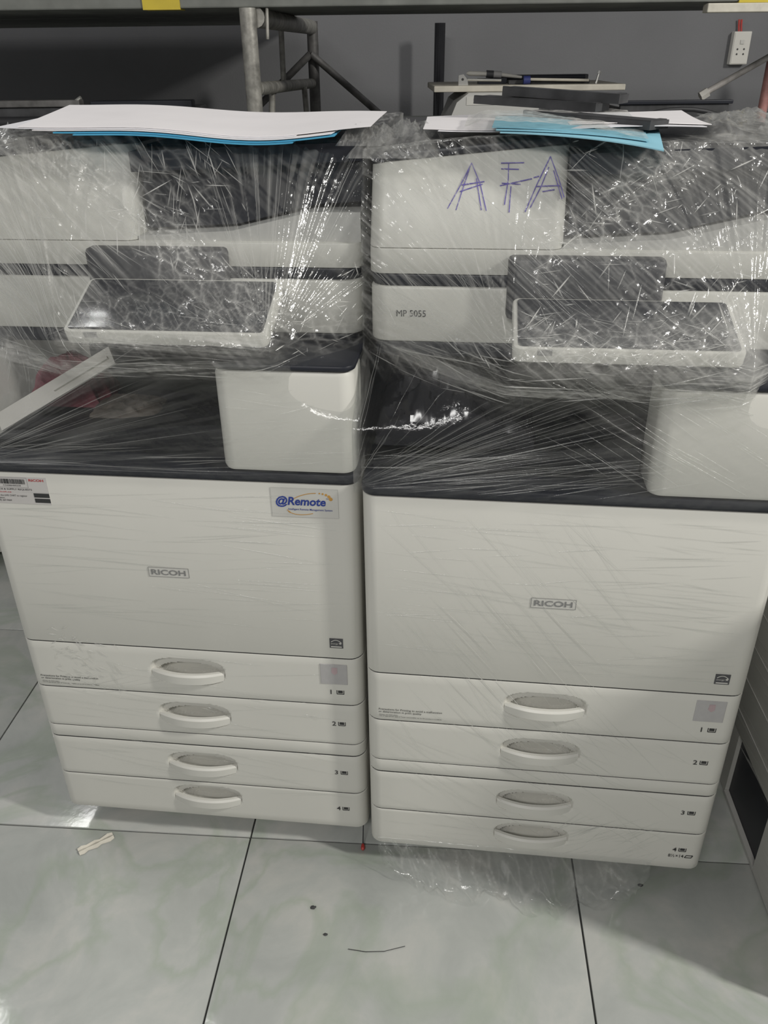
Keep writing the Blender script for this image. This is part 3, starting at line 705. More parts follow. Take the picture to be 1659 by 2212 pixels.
def upper_lines(side):
    R = random.Random(11 if side == 'L' else 12); out = []
    def on(u, z, lift=0.003):
        return (u, float(vfront(np.array([u]), np.array([z]), 0)[0]) - 0.002 - lift, z)
    def fan(cu, cz, a0, a1, n, l0, l1, w, hz):
        for _ in range(n):
            a = math.radians(R.uniform(a0, a1)); s0 = R.uniform(0.01, 0.12); s1 = s0 + R.uniform(l0, l1); pts = []
            for k in range(9):
                s = s0 + (s1 - s0) * k / 8; u = cu + s * math.cos(a) + R.gauss(0, 0.0006); z = cz + s * math.sin(a)
                if -0.004 < u < 0.59 and 0.80 < z < 1.24: pts.append(on(u, z))
            if len(pts) > 3: out.append((pts, R.uniform(*w), R.uniform(*hz), (0, -1, 0.2)))
    def slash(n, u0, u1, z0, z1, a, l, w, hz, da=8):
        for _ in range(n):
            u, z = R.uniform(u0, u1), R.uniform(z0, z1); aa = math.radians(R.gauss(a, da)); L = R.uniform(*l); pts = []
            for k in range(7):
                s = L * (k / 6 - .5); U = u + s * math.cos(aa); Z = z + s * math.sin(aa)
                if -0.004 < U < 0.59 and 0.80 < Z < 1.24: pts.append(on(U, Z))
            if len(pts) > 3: out.append((pts, R.uniform(*w), R.uniform(*hz), (0, -1, 0.2)))
    if side == 'L':
        fan(0.197, 1.000, 112, 165, 60, 0.06, 0.30, (0.0005, 0.0016), (0.25, 0.7)); slash(110, 0.04, 0.27, 1.05, 1.21, -36, (0.05, 0.16), (0.0005, 0.0016), (0.2, 0.65), 7); slash(60, 0.02, 0.22, 1.0, 1.08, -46, (0.04, 0.12), (0.0006, 0.0018), (0.3, 0.75), 8)
        fan(0.478, 0.995, 60, 118, 20, 0.06, 0.25, (0.0005, 0.0014), (0.2, 0.65))
        fan(-0.02, 0.80, -2, 34, 30, 0.06, 0.34, (0.0005, 0.0013), (0.10, 0.28))
        slash(70, 0.10, 0.45, 1.06, 1.23, -38, (0.008, 0.05), (0.0008, 0.0026), (0.4, 0.95), 25)
        slash(50, 0.28, 0.42, 1.12, 1.235, -65, (0.008, 0.06), (0.0007, 0.002), (0.3, 0.8), 30)
        slash(40, 0.49, 0.585, 0.97, 1.08, 20, (0.006, 0.025), (0.0008, 0.0022), (0.4, 0.9), 40)
        slash(50, 0.20, 0.47, 1.002, 1.05, -20, (0.01, 0.07), (0.0006, 0.0014), (0.2, 0.6), 18)
        slash(34, 0.03, 0.48, 0.945, 0.985, 5, (0.03, 0.12), (0.0007, 0.0018), (0.25, 0.6), 8)
        slash(26, 0.0, 0.16, 0.92, 1.01, -60, (0.01, 0.05), (0.0007, 0.0018), (0.2, 0.5), 35)
        slash(26, 0.41, 0.58, 0.82, 0.95, 6, (0.04, 0.12), (0.0005, 0.001), (0.05, 0.15), 6)
        slash(30, 0.0, 0.38, 0.803, 0.85, 3, (0.05, 0.2), (0.0006, 0.0016), (0.12, 0.4), 3)
    else:
        fan(0.19, 1.00, 100, 178, 18, 0.05, 0.2, (0.0005, 0.0012), (0.2, 0.5))
        slash(110, 0.0, 0.30, 1.04, 1.22, -36, (0.04, 0.16), (0.0004, 0.0012), (0.15, 0.5), 5)
        slash(110, 0.22, 0.56, 1.03, 1.235, 30, (0.008, 0.04), (0.0008, 0.0024), (0.35, 0.95), 45)
        slash(90, 0.21, 0.47, 1.0, 1.05, 5, (0.01, 0.05), (0.0006, 0.0018), (0.3, 0.8), 30)
        slash(60, 0.01, 0.52, 0.94, 1.0, -4, (0.03, 0.12), (0.0007, 0.002), (0.25, 0.65), 9)
        slash(40, 0.02, 0.19, 0.99, 1.04, -25, (0.01, 0.05), (0.0007, 0.0018), (0.3, 0.7), 20)
        fan(-0.012, 0.803, 3, 36, 50, 0.06, 0.36, (0.0005, 0.0013), (0.10, 0.28)); fan(-0.012, 0.803, 36, 85, 14, 0.04, 0.12, (0.0005, 0.0012), (0.10, 0.25))
        slash(46, 0.28, 0.56, 0.84, 0.96, -30, (0.05, 0.16), (0.0005, 0.0012), (0.15, 0.45), 4)
        slash(60, 0.02, 0.38, 0.803, 0.86, 10, (0.06, 0.22), (0.0006, 0.0016), (0.1, 0.35), 5)
    return out

def lower_lines(side):
    R = random.Random(21 if side == 'L' else 22); out = []
    def slash(n, u0, u1, z0, z1, a, l, w, hz, da=4, lift=0.0007):
        for _ in range(n):
            u, z = R.uniform(u0, u1), R.uniform(z0, z1); aa = math.radians(R.gauss(a, da)); L = R.uniform(*l); pts = []
            for k in range(6):
                s = L * (k / 5 - .5); U = u + s * math.cos(aa); Z = z + s * math.sin(aa)
                if 0.012 < U < W - 0.012 and 0.072 < Z < 0.782: pts.append((U, -lift, Z))
            if len(pts) > 3: out.append((pts, R.uniform(*w), R.uniform(*hz), (0, -1, 0.15)))
    if side == 'L':
        slash(80, 0.03, 0.56, 0.52, 0.77, -1, (0.08, 0.3), (0.0006, 0.0022), (0.05, 0.2))
        slash(60, 0.03, 0.52, 0.12, 0.46, -5, (0.06, 0.25), (0.0006, 0.0018), (0.06, 0.24), 6)
        slash(60, 0.055, 0.12, 0.37, 0.50, 5, (0.006, 0.020), (0.0012, 0.0035), (0.5, 0.95), 30)
        slash(34, 0.09, 0.17, 0.36, 0.48, -45, (0.008, 0.03), (0.0012, 0.0030), (0.4, 0.9), 25)
        slash(5, 0.12, 0.22, 0.36, 0.39, 14, (0.06, 0.12), (0.001, 0.002), (0.3, 0.6), 3)
        slash(10, 0.30, 0.52, 0.33, 0.37, -12, (0.006, 0.05), (0.0008, 0.0016), (0.3, 0.7), 6)
    else:
        slash(90, 0.03, 0.56, 0.50, 0.77, -3, (0.06, 0.28), (0.0006, 0.002), (0.06, 0.26), 5)
        slash(60, 0.03, 0.36, 0.30, 0.77, -50, (0.05, 0.26), (0.0005, 0.0014), (0.08, 0.35), 6)
        slash(22, 0.15, 0.34, 0.36, 0.62, -50, (0.06, 0.22), (0.0009, 0.002), (0.35, 0.85), 3)
        slash(70, 0.05, 0.50, 0.14, 0.40, -32, (0.06, 0.24), (0.0006, 0.0016), (0.08, 0.3), 9)
        slash(36, 0.30, 0.56, 0.48, 0.75, 1, (0.06, 0.16), (0.0008, 0.0024), (0.10, 0.35), 4)
        slash(50, 0.34, 0.50, 0.075, 0.17, 32, (0.02, 0.10), (0.0008, 0.0026), (0.12, 0.4), 10)
        slash(16, 0.05, 0.25, 0.075, 0.13, -2, (0.05, 0.15), (0.0006, 0.0014), (0.1, 0.3), 5)
    return out

def lines_mesh(name, lines):
    V, H, Q = ribbons(lines)
    me = bpy.data.meshes.new(name); me.from_pydata([tuple(v) for v in V], [], [tuple(int(i) for i in q) for q in Q])
    at = me.attributes.new('haze', 'FLOAT', 'POINT'); at.data.foreach_set('value', H.astype(np.float32))
    me.polygons.foreach_set('use_smooth', [True] * len(me.polygons)); me.materials.append(M['film']); me.update()
    return me

def wrap(T, side, label):
    Fm = thing('stretch_film', label, 'plastic film', (T.location.x, T.location.y, 0), T.rotation_euler[2])
    grid, hz = film_sheet(side)
    link('upper_wrap', grid_mesh('upper_wrap', grid, hz), Fm, 'crinkled clear film around feeder, panel and output cavity')
    link('film_crease', lines_mesh('film_crease', upper_lines(side)), Fm, 'white stretch creases in the film')['kind'] = 'stuff'
    link('body_crease', lines_mesh('body_crease', lower_lines(side)), Fm, 'fine creases of film pulled tight over door and drawers')['kind'] = 'stuff'
    return Fm
FL = wrap(TL, 'L', 'clear stretch film wrapped round the photocopier with the blue-lettered door sticker')
FR = wrap(TR, 'R', 'clear stretch film wrapped round the photocopier with AFA penned on it, hem trailing on floor')

def loose_hem(Fm, u0, u1, drop, seed):
    n, m = 150, 34
    U = np.linspace(u0, u1, n); g = np.zeros((m, n, 3)); h = np.zeros((m, n)); S = (U - u0) / (u1 - u0)
    env = np.clip(np.sin(S * math.pi), 0, 1) ** 0.6
    reach = (0.012 + drop * env * (0.35 + 1.1 * fbm(U * 13, U * 0, seed + 4, 3)))
    for k in range(m):
        t = k / (m - 1); tt = np.full(n, t)
        g[k, :, 0] = U + 0.03 * t * (fbm(U * 16, tt * 2.0, seed, 3) - 0.5)
        fold = facets(U, tt * 0.09, 34, seed + 2, 60, 0.4)
        g[k, :, 2] = np.maximum(0.0012, 0.085 - 0.085 * sstep(0.0, 0.8, tt) * (0.35 + 0.65 * np.clip(env * 1.5, 0, 1)) + 0.010 * t * (fold + 0.2))
        g[k, :, 1] = -0.004 - reach * t ** 1.3 + 0.022 * t * (fold - 0.1)
        h[k] = (0.03 + 0.30 * crinkle(U, tt * 0.09, 42, seed + 5, 60, 0.4) * min(1, t * 2)) * np.clip(env * 2, 0.1, 1) * (1.0 if t < 0.9 else (1 - t) * 10 + 0.25)
    h[:6] *= np.linspace(0.0, 1, 6)[:, None]
    link('loose_hem', grid_mesh('loose_hem', g, h), Fm, 'loose ruffled film hem trailing on the floor')
loose_hem(FR, 0.015, 0.50, 0.045, 77)

def bunch(Fm, cu, cv, cz, su, sv, sz, seed, hz=0.25):
    """small crumpled gather of film"""
    n, m = 46, 30
    A, B = np.meshgrid(np.linspace(-1, 1, n), np.linspace(-1, 1, m), indexing='xy')
    k = np.clip(1 - np.maximum(np.abs(A), np.abs(B)) ** 3, 0, 1)
    z = cz + sz * k * (0.35 + 0.9 * fbm(A * 3 + 5, B * 3 + 5, seed, 3)) + 0.3 * sz * (crinkle(A * 0.05, B * 0.05, 90, seed + 2) - 0.3) * k
    g = np.stack([cu + su * A, cv + sv * B, z], 2)
    link('film_gather', grid_mesh('film_gather', g, np.clip(hz * (0.4 + crinkle(A * 0.05, B * 0.05, 80, seed + 3)), 0, 0.7)), Fm, 'crumpled gather of film at a top corner')
bunch(FL, 0.045, 0.20, 1.214, 0.075, 0.085, 0.030, 5); bunch(FL, 0.585, 0.20, 1.226, 0.03, 0.09, 0.022, 6)
bunch(FR, 0.035, 0.24, 1.214, 0.06, 0.13, 0.034, 7); bunch(FR, 0.515, 0.30, 1.228, 0.085, 0.15, 0.028, 8, 0.35)

# ------------------------------------------------------------------ papers and things lying on the machines
def sheet(name, T, corners, zf, mat, label, cat, group=None, nu=26, nv=12, th=0.0009):
    """a bent sheet; corners in the machine's frame (front-left, front-right, back-right, back-left)"""
    o = MB(); a, b, c, d = [Vector((p[0], p[1], 0)) for p in corners]; top = []; 
    for j in range(nv + 1):
        for i in range(nu + 1):
            s, t = i / nu, j / nv
            p = (a * (1 - s) + b * s) * (1 - t) + (d * (1 - s) + c * s) * t
            top.append((p.x, p.y, zf(p.x, p.y, s, t)))
    n = nu + 1; N = len(top); fs = []
    for j in range(nv):
        for i in range(nu):
            q = (j * n + i, j * n + i + 1, (j + 1) * n + i + 1, (j + 1) * n + i); fs.append(q); fs.append(tuple(N + k for k in reversed(q)))
    rim = [i for i in range(n)] + [j * n + nu for j in range(1, nv + 1)] + [nv * n + i for i in range(nu - 1, -1, -1)] + [j * n for j in range(nv - 1, 0, -1)]
    for k in range(len(rim)):
        l = rim[(k + 1) % len(rim)]; fs.append((l, rim[k], rim[k] + N, l + N))
    o.add(top + [(x, y, z - th) for x, y, z in top], fs)
    ob = o.build(name, mat, None, 50); ob.location = (T.location.x, T.location.y, 0); ob.rotation_euler = (0, 0, T.rotation_euler[2])
    return tag(ob, label, cat, group)

def zl(off, lift=0.0):
    def f(x, y, s, t):
        g = math.exp(-((x - 0.44) / 0.13) ** 2) * (1 - 0.55 * t) * 0.012
        return 1.2455 + off - g + 0.005 * t + lift * (1 - s) * t + 0.0015 * math.sin(x * 21 + y * 9)
    return f
sheet('paper_sheet', TL, [(0.115, 0.13), (0.60, 0.128), (0.60, 0.33), (0.05, 0.44)], zl(0.004, 0.006), M['paper'], 'wide white sheet topmost in the stack on the blue-stickered photocopier', 'paper', 'sheets on the left copier')
sheet('paper_sheet', TL, [(0.085, 0.126), (0.50, 0.120), (0.52, 0.33), (0.06, 0.42)], zl(0.0025), M['paper2'], 'white sheet just under the topmost one on the blue-stickered photocopier', 'paper', 'sheets on the left copier')
sheet('paper_sheet', TL, [(0.14, 0.120), (0.55, 0.112), (0.58, 0.36), (0.10, 0.42)], zl(0.0010), M['paper'], 'lowest white sheet above the blue folder on the blue-stickered photocopier', 'paper', 'sheets on the left copier')
sheet('folder', TL, [(0.17, 0.118), (0.555, 0.108), (0.55, 0.44), (0.16, 0.44)], zl(-0.0012), M['blue'], 'bright blue folder under the white sheets on the blue-stickered photocopier', 'folder', None, th=0.0016)
sheet('folder', TL, [(0.20, 0.112), (0.50, 0.104), (0.50, 0.40), (0.20, 0.40)], zl(-0.0035), M['blue'], 'lower blue folder at the bottom of the stack on the blue-stickered photocopier', 'folder', None, th=0.0014)

def zr(off, droop=0.0, lift=0.0):
    def f(x, y, s, t):
        return 1.2425 + off - droop * (s ** 2) * (1 - t) + lift * t + 0.002 * math.sin(x * 17 + y * 12)
    return f
sheet('paper_sheet', TR, [(0.07, 0.175), (0.27, 0.17), (0.27, 0.42), (0.06, 0.40)], zr(0.0015), M['paper'], 'white sheet at the left end of the pile on the AFA photocopier', 'paper', 'sheets on the right copier')
sheet('paper_sheet', TR, [(0.09, 0.165), (0.30, 0.17), (0.31, 0.34), (0.10, 0.36)], zr(0.0), M['paper2'], 'bluish white sheet under the left end of the pile on the AFA photocopier', 'paper', 'sheets on the right copier')
sheet('paper_sheet', TR, [(0.26, 0.18), (0.44, 0.19), (0.45, 0.44), (0.25, 0.45)], zr(0.005), M['paper'], 'white sheet behind the black bars on the AFA photocopier, right end', 'paper', 'sheets on the right copier')
sheet('paper_sheet', TR, [(0.20, 0.14), (0.43, 0.17), (0.42, 0.33), (0.20, 0.34)], zr(0.003), M['paper2'], 'printed white sheet under the black bars on the AFA photocopier', 'paper', 'sheets on the right copier')
for k, (cs, dr, of) in enumerate((([(0.16, 0.150), (0.345, 0.115), (0.36, 0.28), (0.165, 0.30)], 0.016, 0.0070),
                                  ([(0.165, 0.140), (0.35, 0.110), (0.36, 0.26), (0.17, 0.28)], 0.014, 0.0045),
                                  ([(0.17, 0.132), (0.365, 0.085), (0.38, 0.24), (0.18, 0.26)], 0.020, 0.0020))):
    sheet('folder', TR, cs, zr(of, dr), M['blue_pale'], ['topmost pale blue folder under clear film on the AFA photocopier', 'middle pale blue folder of the three on the AFA photocopier', 'lowest pale blue folder, its corner hanging over the AFA cover'][k], 'folder', 'pale blue folders', th=0.0014)
# clear pouch over the blue folders
n, m = 70, 34
A, B = np.meshgrid(np.linspace(0, 1, n), np.linspace(0, 1, m), indexing='xy')
pu = 0.125 + 0.225 * A; pv = 0.135 + 0.18 * B - 0.025 * A * (1 - B)
pz = 1.2545 + 0.006 * fbm(A * 8, B * 5, 91, 3) - 0.020 * A ** 2 * (1 - B) - 0.008 * (1 - sstep(0, 0.12, A))
me = grid_mesh('plastic_pouch', np.stack([pu, pv, pz], 2), np.clip(0.34 * (1 - 0.6 * A) + 0.08 + 0.6 * crinkle(A * 0.2, B * 0.12, 70, 95, 5, 0.3), 0, 0.7))
o = bpy.data.objects.new('plastic_pouch', me); COL.objects.link(o); o.location = TR.location; o.rotation_euler = TR.rotation_euler
tag(o, 'clear crinkled plastic pouch over the pale blue folders on the AFA photocopier', 'plastic pouch')

def bar_thing(T, a, b, w, h, label):
    pa, pb = to_world(T, *a), to_world(T, *b)
    m = MB().bar(pa, pb, w, h)
    t = (pb - pa).normalized()
    # ledge along the bar and an end stop so it reads as a moulded tray rail
    up_ = Vector((0, 0, 1)); sd = t.cross(up_).normalized()
    m.bar(pa + sd * (w * 0.42) + up_ * (h * 0.5), pb + sd * (w * 0.42) + up_ * (h * 0.5), w * 0.12, h * 0.25)
    m.bar(pb - t * 0.012 + up_ * h * 0.5, pb - t * 0.002 + up_ * h * 0.5, w * 0.9, h * 0.2)
    o = m.build('tray_rail', M['dusty'], None, 0)
    return tag(o, label, 'plastic bar', 'black bars on the papers')
bar_thing(TR, (0.217, 0.30, 1.2525), (0.371, 0.17, 1.2475), 0.045, 0.010, 'lowest dusty black plastic bar across the papers on the AFA photocopier')
bar_thing(TR, (0.143, 0.38, 1.2680), (0.311, 0.28, 1.2620), 0.045, 0.010, 'middle black plastic bar of the crossed pile, its end sticking out left')
bar_thing(TR, (0.182, 0.36, 1.2800), (0.340, 0.29, 1.2715), 0.045, 0.011, 'topmost black plastic bar on the crossed pile above the AFA lettering')

# black crumpled bag in the right machine's output cavity
def crumpled(name, T, u0, u1, v0, v1, z0, h, seed, mat, label, cat, f=26):
    n, m = 70, 46
    A, B = np.meshgrid(np.linspace(0, 1, n), np.linspace(0, 1, m), indexing='xy')
    k = np.clip(np.sin(A * math.pi) * np.sin(B * math.pi), 0, 1) ** 0.35
    z = z0 + h * k * (0.45 + 0.55 * fbm(A * 5, B * 5, seed, 2) ** 0.7) + 0.18 * h * (np.round(fbm(A * 9, B * 7, seed + 3, 2) * 7) / 7 - 0.5) * k + 0.16 * h * (ridge(A * 7, B * 6, seed + 5) - 0.5) * k
    g = np.stack([u0 + (u1 - u0) * A + 0.012 * (fbm(A * 6, B * 6, seed + 7, 2) - 0.5), v0 + (v1 - v0) * B, np.maximum(z, z0)], 2)
    nr, nc = g.shape[:2]; co = g.reshape(-1, 3)
    mb = MB(); N = nr * nc
    base = co.copy(); base[:, 2] = z0 - 0.001
    fs = []
    for i in range(nr - 1):
        for j in range(nc - 1):
            q = (i * nc + j, i * nc + j + 1, (i + 1) * nc + j + 1, (i + 1) * nc + j); fs.append(q); fs.append(tuple(N + x for x in reversed(q)))
    mb.add([tuple(p) for p in co] + [tuple(p) for p in base], fs)
    o = mb.build(name, mat, None, 12); o.location = T.location; o.rotation_euler = T.rotation_euler
    return tag(o, label, cat)
crumpled('plastic_bag', TR, 0.01, 0.24, 0.06, 0.26, 0.838, 0.115, 31, M['bag'], 'crumpled glossy black plastic bag in the output cavity of the AFA photocopier', 'plastic bag')
crumpled('cloth_bundle', TL, 0.025, 0.145, 0.15, 0.24, 0.832, 0.085, 41, M['maroon'], 'dull maroon bundle in the output cavity of the blue-stickered photocopier', 'bundle')
crumpled('paper_scrap', TL, 0.15, 0.26, 0.10, 0.18, 0.836, 0.022, 47, plastic('brownish_scrap', (0.10, 0.085, 0.07), 0.6, 0.4, 50), 'brownish crumpled scrap on the output tray of the blue-stickered photocopier', 'scrap')
m = MB(); m.bar(to_world(TL, 0.002, 0.095, 0.824), to_world(TL, 0.195, 0.125, 0.930), 0.030, 0.004, (0.3, -0.6, 0.7))
m.bar(to_world(TL, 0.10, 0.108, 0.876), to_world(TL, 0.19, 0.122, 0.926), 0.004, 0.012, (0.3, -0.6, 0.7))
tag(m.build('guide_strip', M['cream'], None, 0), 'cream plastic guide strip leaning inside the blue-stickered photocopier output cavity', 'plastic strip')

# ------------------------------------------------------------------ neighbour on the right (third, wrapped machine)
ang = math.atan2(-0.023, -0.208)
N3 = thing('photocopier', 'white wrapped photocopier at the right frame edge, dark opening at its base', 'photocopier', (0.652, 0.752, 0), math.radians(-4.5))
# local: x to the right, y away; its left flank faces the pair of machines
MB().box(0.0, 0.58, 0.0, 0.255, 0.004, 0.16).build('base_front', M['shade_white'], N3, 0)
MB().box(0.010, 0.58, 0.256, 0.44, 0.004, 0.158).build('base_opening', M['black'], N3, 0, label='dark recessed panel low on the flank')
MB().box(0.002, 0.58, 0.4405, 0.60, 0.004, 0.158).build('base_rear', M['shade_white'], N3, 0)
MB().box(0.0, 0.0095, 0.256, 0.44, 0.002, 0.010).build('base_sill', M['grey_white'], N3, 0)
MB().prism(0.0, 0.58, 0.0, 0.62, 0.1605, 0.71, 0.02, 0.004).build('side_shell', M['shade_white'], N3)
for k in range(6):
    z = 0.215 + k * 0.075
    MB().bar((-0.0006, 0.03, z), (-0.0006, 0.59, z - 0.012), 0.0010, 0.0016, (1, 0, 0)).build('flank_groove', M['grey_white'], N3, 0)
MB().prism(-0.002, 0.582, -0.002, 0.622, 0.7105, 0.75, 0.02, 0.004).build('top_cover', M['black'], N3)
R = random.Random(8); ls = []
for k in range(90):
    z = R.uniform(0.03, 0.62); y0 = R.uniform(0.0, 0.3); L = R.uniform(0.1, 0.3)
    if z < 0.17: y0 *= 0.3; L = min(L, 0.24 - y0)
    ls.append(([(-0.002, y0 + L * i / 5, z - 0.03 * i / 5 + R.gauss(0, .0004)) for i in range(6)], R.uniform(0.0012, 0.004), R.uniform(0.15, 0.5), (-1, 0, 0.1)))
f3 = thing('stretch_film', 'clear creased film over the flank of the wrapped photocopier at the right edge', 'plastic film', N3.location, N3.rotation_euler[2])
link('film_crease', lines_mesh('film_crease', ls), f3)['kind'] = 'stuff'

# ------------------------------------------------------------------ machine half hidden at the left edge
N4 = thing('office_machine', 'beige machine with black top at the left frame edge behind the blue-stickered photocopier', 'machine', (-1.62, 2.08, 0))
MB().prism(0.0, 0.65, 0.0, 0.6, 0.05, 0.672, 0.02, 0.004).build('body_shell', M['cream'], N4)
MB().prism(-0.002, 0.652, -0.002, 0.6, 0.6725, 0.742, 0.02, 0.006).build('black_top', M['black'], N4)
for x in (0.08, 0.57):
    for y in (0.08, 0.52): MB().tube([(x, y, 0.05), (x, y, 0.0)], 0.022, 12).build('foot', M['rubber'], N4)

# ------------------------------------------------------------------ scaffold rack behind the machines
RK = thing('scaffold_rack', 'galvanised scaffold rack with plank deck against the grey wall', 'rack', (0, 2.05, 0))
def rk(name, a, b, r, mat='steel', label=None, n=14):
    a = Vector(a) - Vector((0, 2.05, 0)); b = Vector(b) - Vector((0, 2.05, 0))
    return MB().tube([a, (a + b) / 2, b], r, n).build(name, M[mat], RK, 40, label=label)
rk('upright_post', (-0.277, 2.05, 0.0), (-0.2765, 2.05, 1.415), 0.0175)
rk('upright_post', (-0.213, 3.0, 0.0), (-0.206, 3.0, 1.415), 0.0175, 'steel_dark')
rk('cross_tube', (-0.262, 2.06, 1.398), (-0.208, 2.985, 1.398), 0.020, 'steel')
rk('cross_tube', (-0.268, 2.06, 1.262), (-0.214, 2.985, 1.243), 0.014, 'steel')
rk('rung', (-0.250, 2.45, 1.262), (-0.248, 2.45, 1.385), 0.007, 'steel')
rk('rung', (-0.268, 2.28, 1.17), (-0.262, 2.28, 1.254), 0.008, 'steel')
rk('rung', (-0.215, 2.72, 1.17), (-0.218, 2.72, 1.242), 0.008, 'steel')
rk('brace', (-0.214, 2.975, 1.325), (-0.40, 2.975, 1.17), 0.011, 'steel_dark')
rk('brace', (-0.212, 2.975, 1.325), (0.03, 2.975, 1.13), 0.011, 'steel_dark')
rk('hanging_rod', (-0.236, 2.06, 1.415), (-0.239, 2.06, 1.357), 0.0035, 'steel', 'thin bright rod hanging from the deck')
rk('upright_post', (1.005, 2.4, 0.0), (1.005, 2.4, 1.40), 0.012, 'tube_red', 'reddish painted post')
rk('brace', (0.838, 2.36, 1.232), (1.06, 2.36, 1.352), 0.0075, 'tube_white', 'pale painted brace tube')
MB().tube([(0.822, 0.31, 1.221), (0.840, 0.31, 1.232)], 0.012, 6).build('brace_nut', M['cream'], RK, label='cream hexagonal fitting')
for x in (-1.8, 1.5):
    for y in (2.1, 3.0): rk('upright_post', (x, y, 0), (x, y, 1.415), 0.0175)
for k in range(2):
    y0 = 0.0 + k * 0.28
    MB().box(-1.9, 1.9, y0 + 0.002, y0 + 0.272, 1.4155 + 0.002 * (k % 2), 1.455, 0.003).build('deck_plank', M['deck'], RK, 0)
for k in range(3):
    MB().box(-1.9, -0.29, 0.562 + k * 0.28, 0.834 + k * 0.28, 1.4165, 1.455, 0.003).build('deck_plank', M['deck'], RK, 0)
MB().box(-1.5, 1.5, 0.08, 0.86, 1.128, 1.150, 0.003).build('lower_shelf', M['deck'], RK, 0)
for a, b in ((-0.497, -0.418), (0.765, 0.90)):
    MB().box(a, b, -0.0012, 0.05, 1.4135, 1.456).build('tape_wrap', M['yellow'], RK, 0, label='yellow tape round the plank edge')
MB().box(0.70, 0.86, -0.002, 0.03, 1.396, 1.4133, 0.002).build('plank_batten', M['yellowed'], RK, 0)

# wall fittings
pp = MB().tube([(0.216, 3.35, 0.0), (0.216, 3.35, 1.0), (0.217, 3.35, 1.414)], 0.019, 18).build('downpipe', M['bag'], None, 40)
tag(pp, 'glossy black vertical pipe standing near the grey wall', 'pipe')
OUT = thing('power_outlet', 'white wall power socket with red cables above it', 'power socket', (1.305, 3.52, 1.272))
MB().box(0.0, 0.065, -0.032, -0.001, 0.0, 0.107, 0.003).build('socket_box', M['cream'], OUT, 0)
MB().box(0.004, 0.061, -0.0335, -0.0322, 0.004, 0.103).build('face_plate', M['cream'], OUT, 0)
for x in (0.020, 0.044):
    for z in (0.034, 0.050): MB().tube([(x, -0.0345, z), (x, -0.0334, z)], 0.0032, 10).build('socket_hole', M['ink'], OUT)
MB().box(0.026, 0.040, -0.0365, -0.0336, 0.066, 0.080, 0.001).build('socket_switch', M['sticker'], OUT, 0)
for dx in (0.022, 0.031):
    MB().tube([(dx, -0.012, 0.107), (dx - 0.003, -0.010, 0.125), (dx - 0.006, -0.012, 0.145)], 0.0035, 8).build('cable', M['redwire'], OUT, label='red cable')

# ------------------------------------------------------------------ clutter on the lower shelf
UN = thing('desk_printer', 'small pale grey printer under the board of tools', 'printer', (0.165, 2.21, 1.15))
MB().poly([(0.0, 0.0), (0.22, 0.0), (0.22, 0.092), (0.05, 0.092), (0.022, 0.072), (0.0, 0.02)], 0.0, 0.28).build('printer_body', M['grey_white'], UN, 25)
MB().box(0.045, 0.115, -0.0012, 0.0, 0.066, 0.084).build('printer_label', M['sticker'], UN, 0)
MB().box(0.062, 0.102, -0.0018, -0.0013, 0.0765, 0.0795).box(0.062, 0.090, -0.0018, -0.0013, 0.0705, 0.0730).build('label_print', M['ink'], UN, 0)
BD = MB().box(0.0, 0.465, 0.0, 0.30, 0.0, 0.0135, 0.002).build('shelf_board', M['board'], None, 0, loc=(0.134, 2.25, 1.2425))
tag(BD, 'thin pale wooden board balanced on the small grey printer', 'board')
ZB = 1.2563
def tool(name, label, cat, loc):
    return thing(name, label, cat, loc)
t = tool('clamp_bar', 'silver bracket with a thin rod at the left of the board', 'clamp', (0.195, 2.28, ZB))
MB().poly([(0.0, 0.0), (0.024, 0.0), (0.022, 0.012), (0.012, 0.024), (0.0, 0.022)], -0.006, 0.006).build('bracket', M['chrome'], t, 30)
MB().tube([(0.022, 0, 0.012), (0.105, 0, 0.010)], 0.003, 10).build('rod', M['chrome'], t)
MB().tube([(0.010, -0.0065, 0.013), (0.010, -0.0058, 0.013)], 0.003, 10).build('rivet', M['ink'], t)
t = tool('marker', 'white pen with dark band lying behind the silver bracket', 'pen', (0.222, 2.36, ZB))
MB().tube([(0.0, 0, 0.024), (0.006, 0, 0.024), (0.05, 0, 0.022)], [0.002, 0.0055, 0.0055], 12).build('barrel', M['cream'], t)
MB().tube([(0.05, 0, 0.022), (0.068, 0, 0.021)], 0.0085, 12).build('band', M['midgrey'], t)
MB().tube([(0.068, 0, 0.021), (0.088, 0, 0.020)], 0.0080, 12).build('cap', M['window'], t)
MB().tube([(0.088, 0, 0.020), (0.14, 0, 0.014)], [0.005, 0.003], 12).build('tip', M['cream'], t)
MB().box(0.03, 0.10, -0.02, 0.02, 0.0, 0.0125).build('rest_block', M['black'], t, 0)
t = tool('screwdriver', 'long screwdriver with navy collar on the board', 'screwdriver', (0.352, 2.29, ZB))
MB().tube([(0.004, 0, 0.0095), (0.02, 0, 0.0095)], 0.0095, 14).build('collar', M['navy'], t)
MB().tube([(0.02, 0, 0.011), (0.165, 0, 0.0075)], 0.0032, 10).build('shaft', M['board'], t)
MB().box(-0.03, 0.17, 0.012, 0.04, 0.0, 0.009, 0.001).build('sleeve', M['dusty'], t, 0)
t = tool('bolt', 'bright bolt standing tilted at the right end of the board', 'bolt', (0.535, 2.29, ZB))
MB().tube([(0.0, 0, 0.0), (0.006, 0, 0.024)], 0.0028, 10).build('shank', M['chrome'], t)
MB().tube([(0.0055, 0, 0.0215), (0.0072, 0, 0.0275)], 0.0048, 6).build('head', M['chrome'], t)
t = tool('feed_roller', 'flat black strip lying along the board behind the screwdriver', 'strip', (0.30, 2.40, ZB))
MB().box(0.0, 0.24, 0.0, 0.03, 0.0, 0.018, 0.002).build('strip_body', M['dusty'], t, 0)
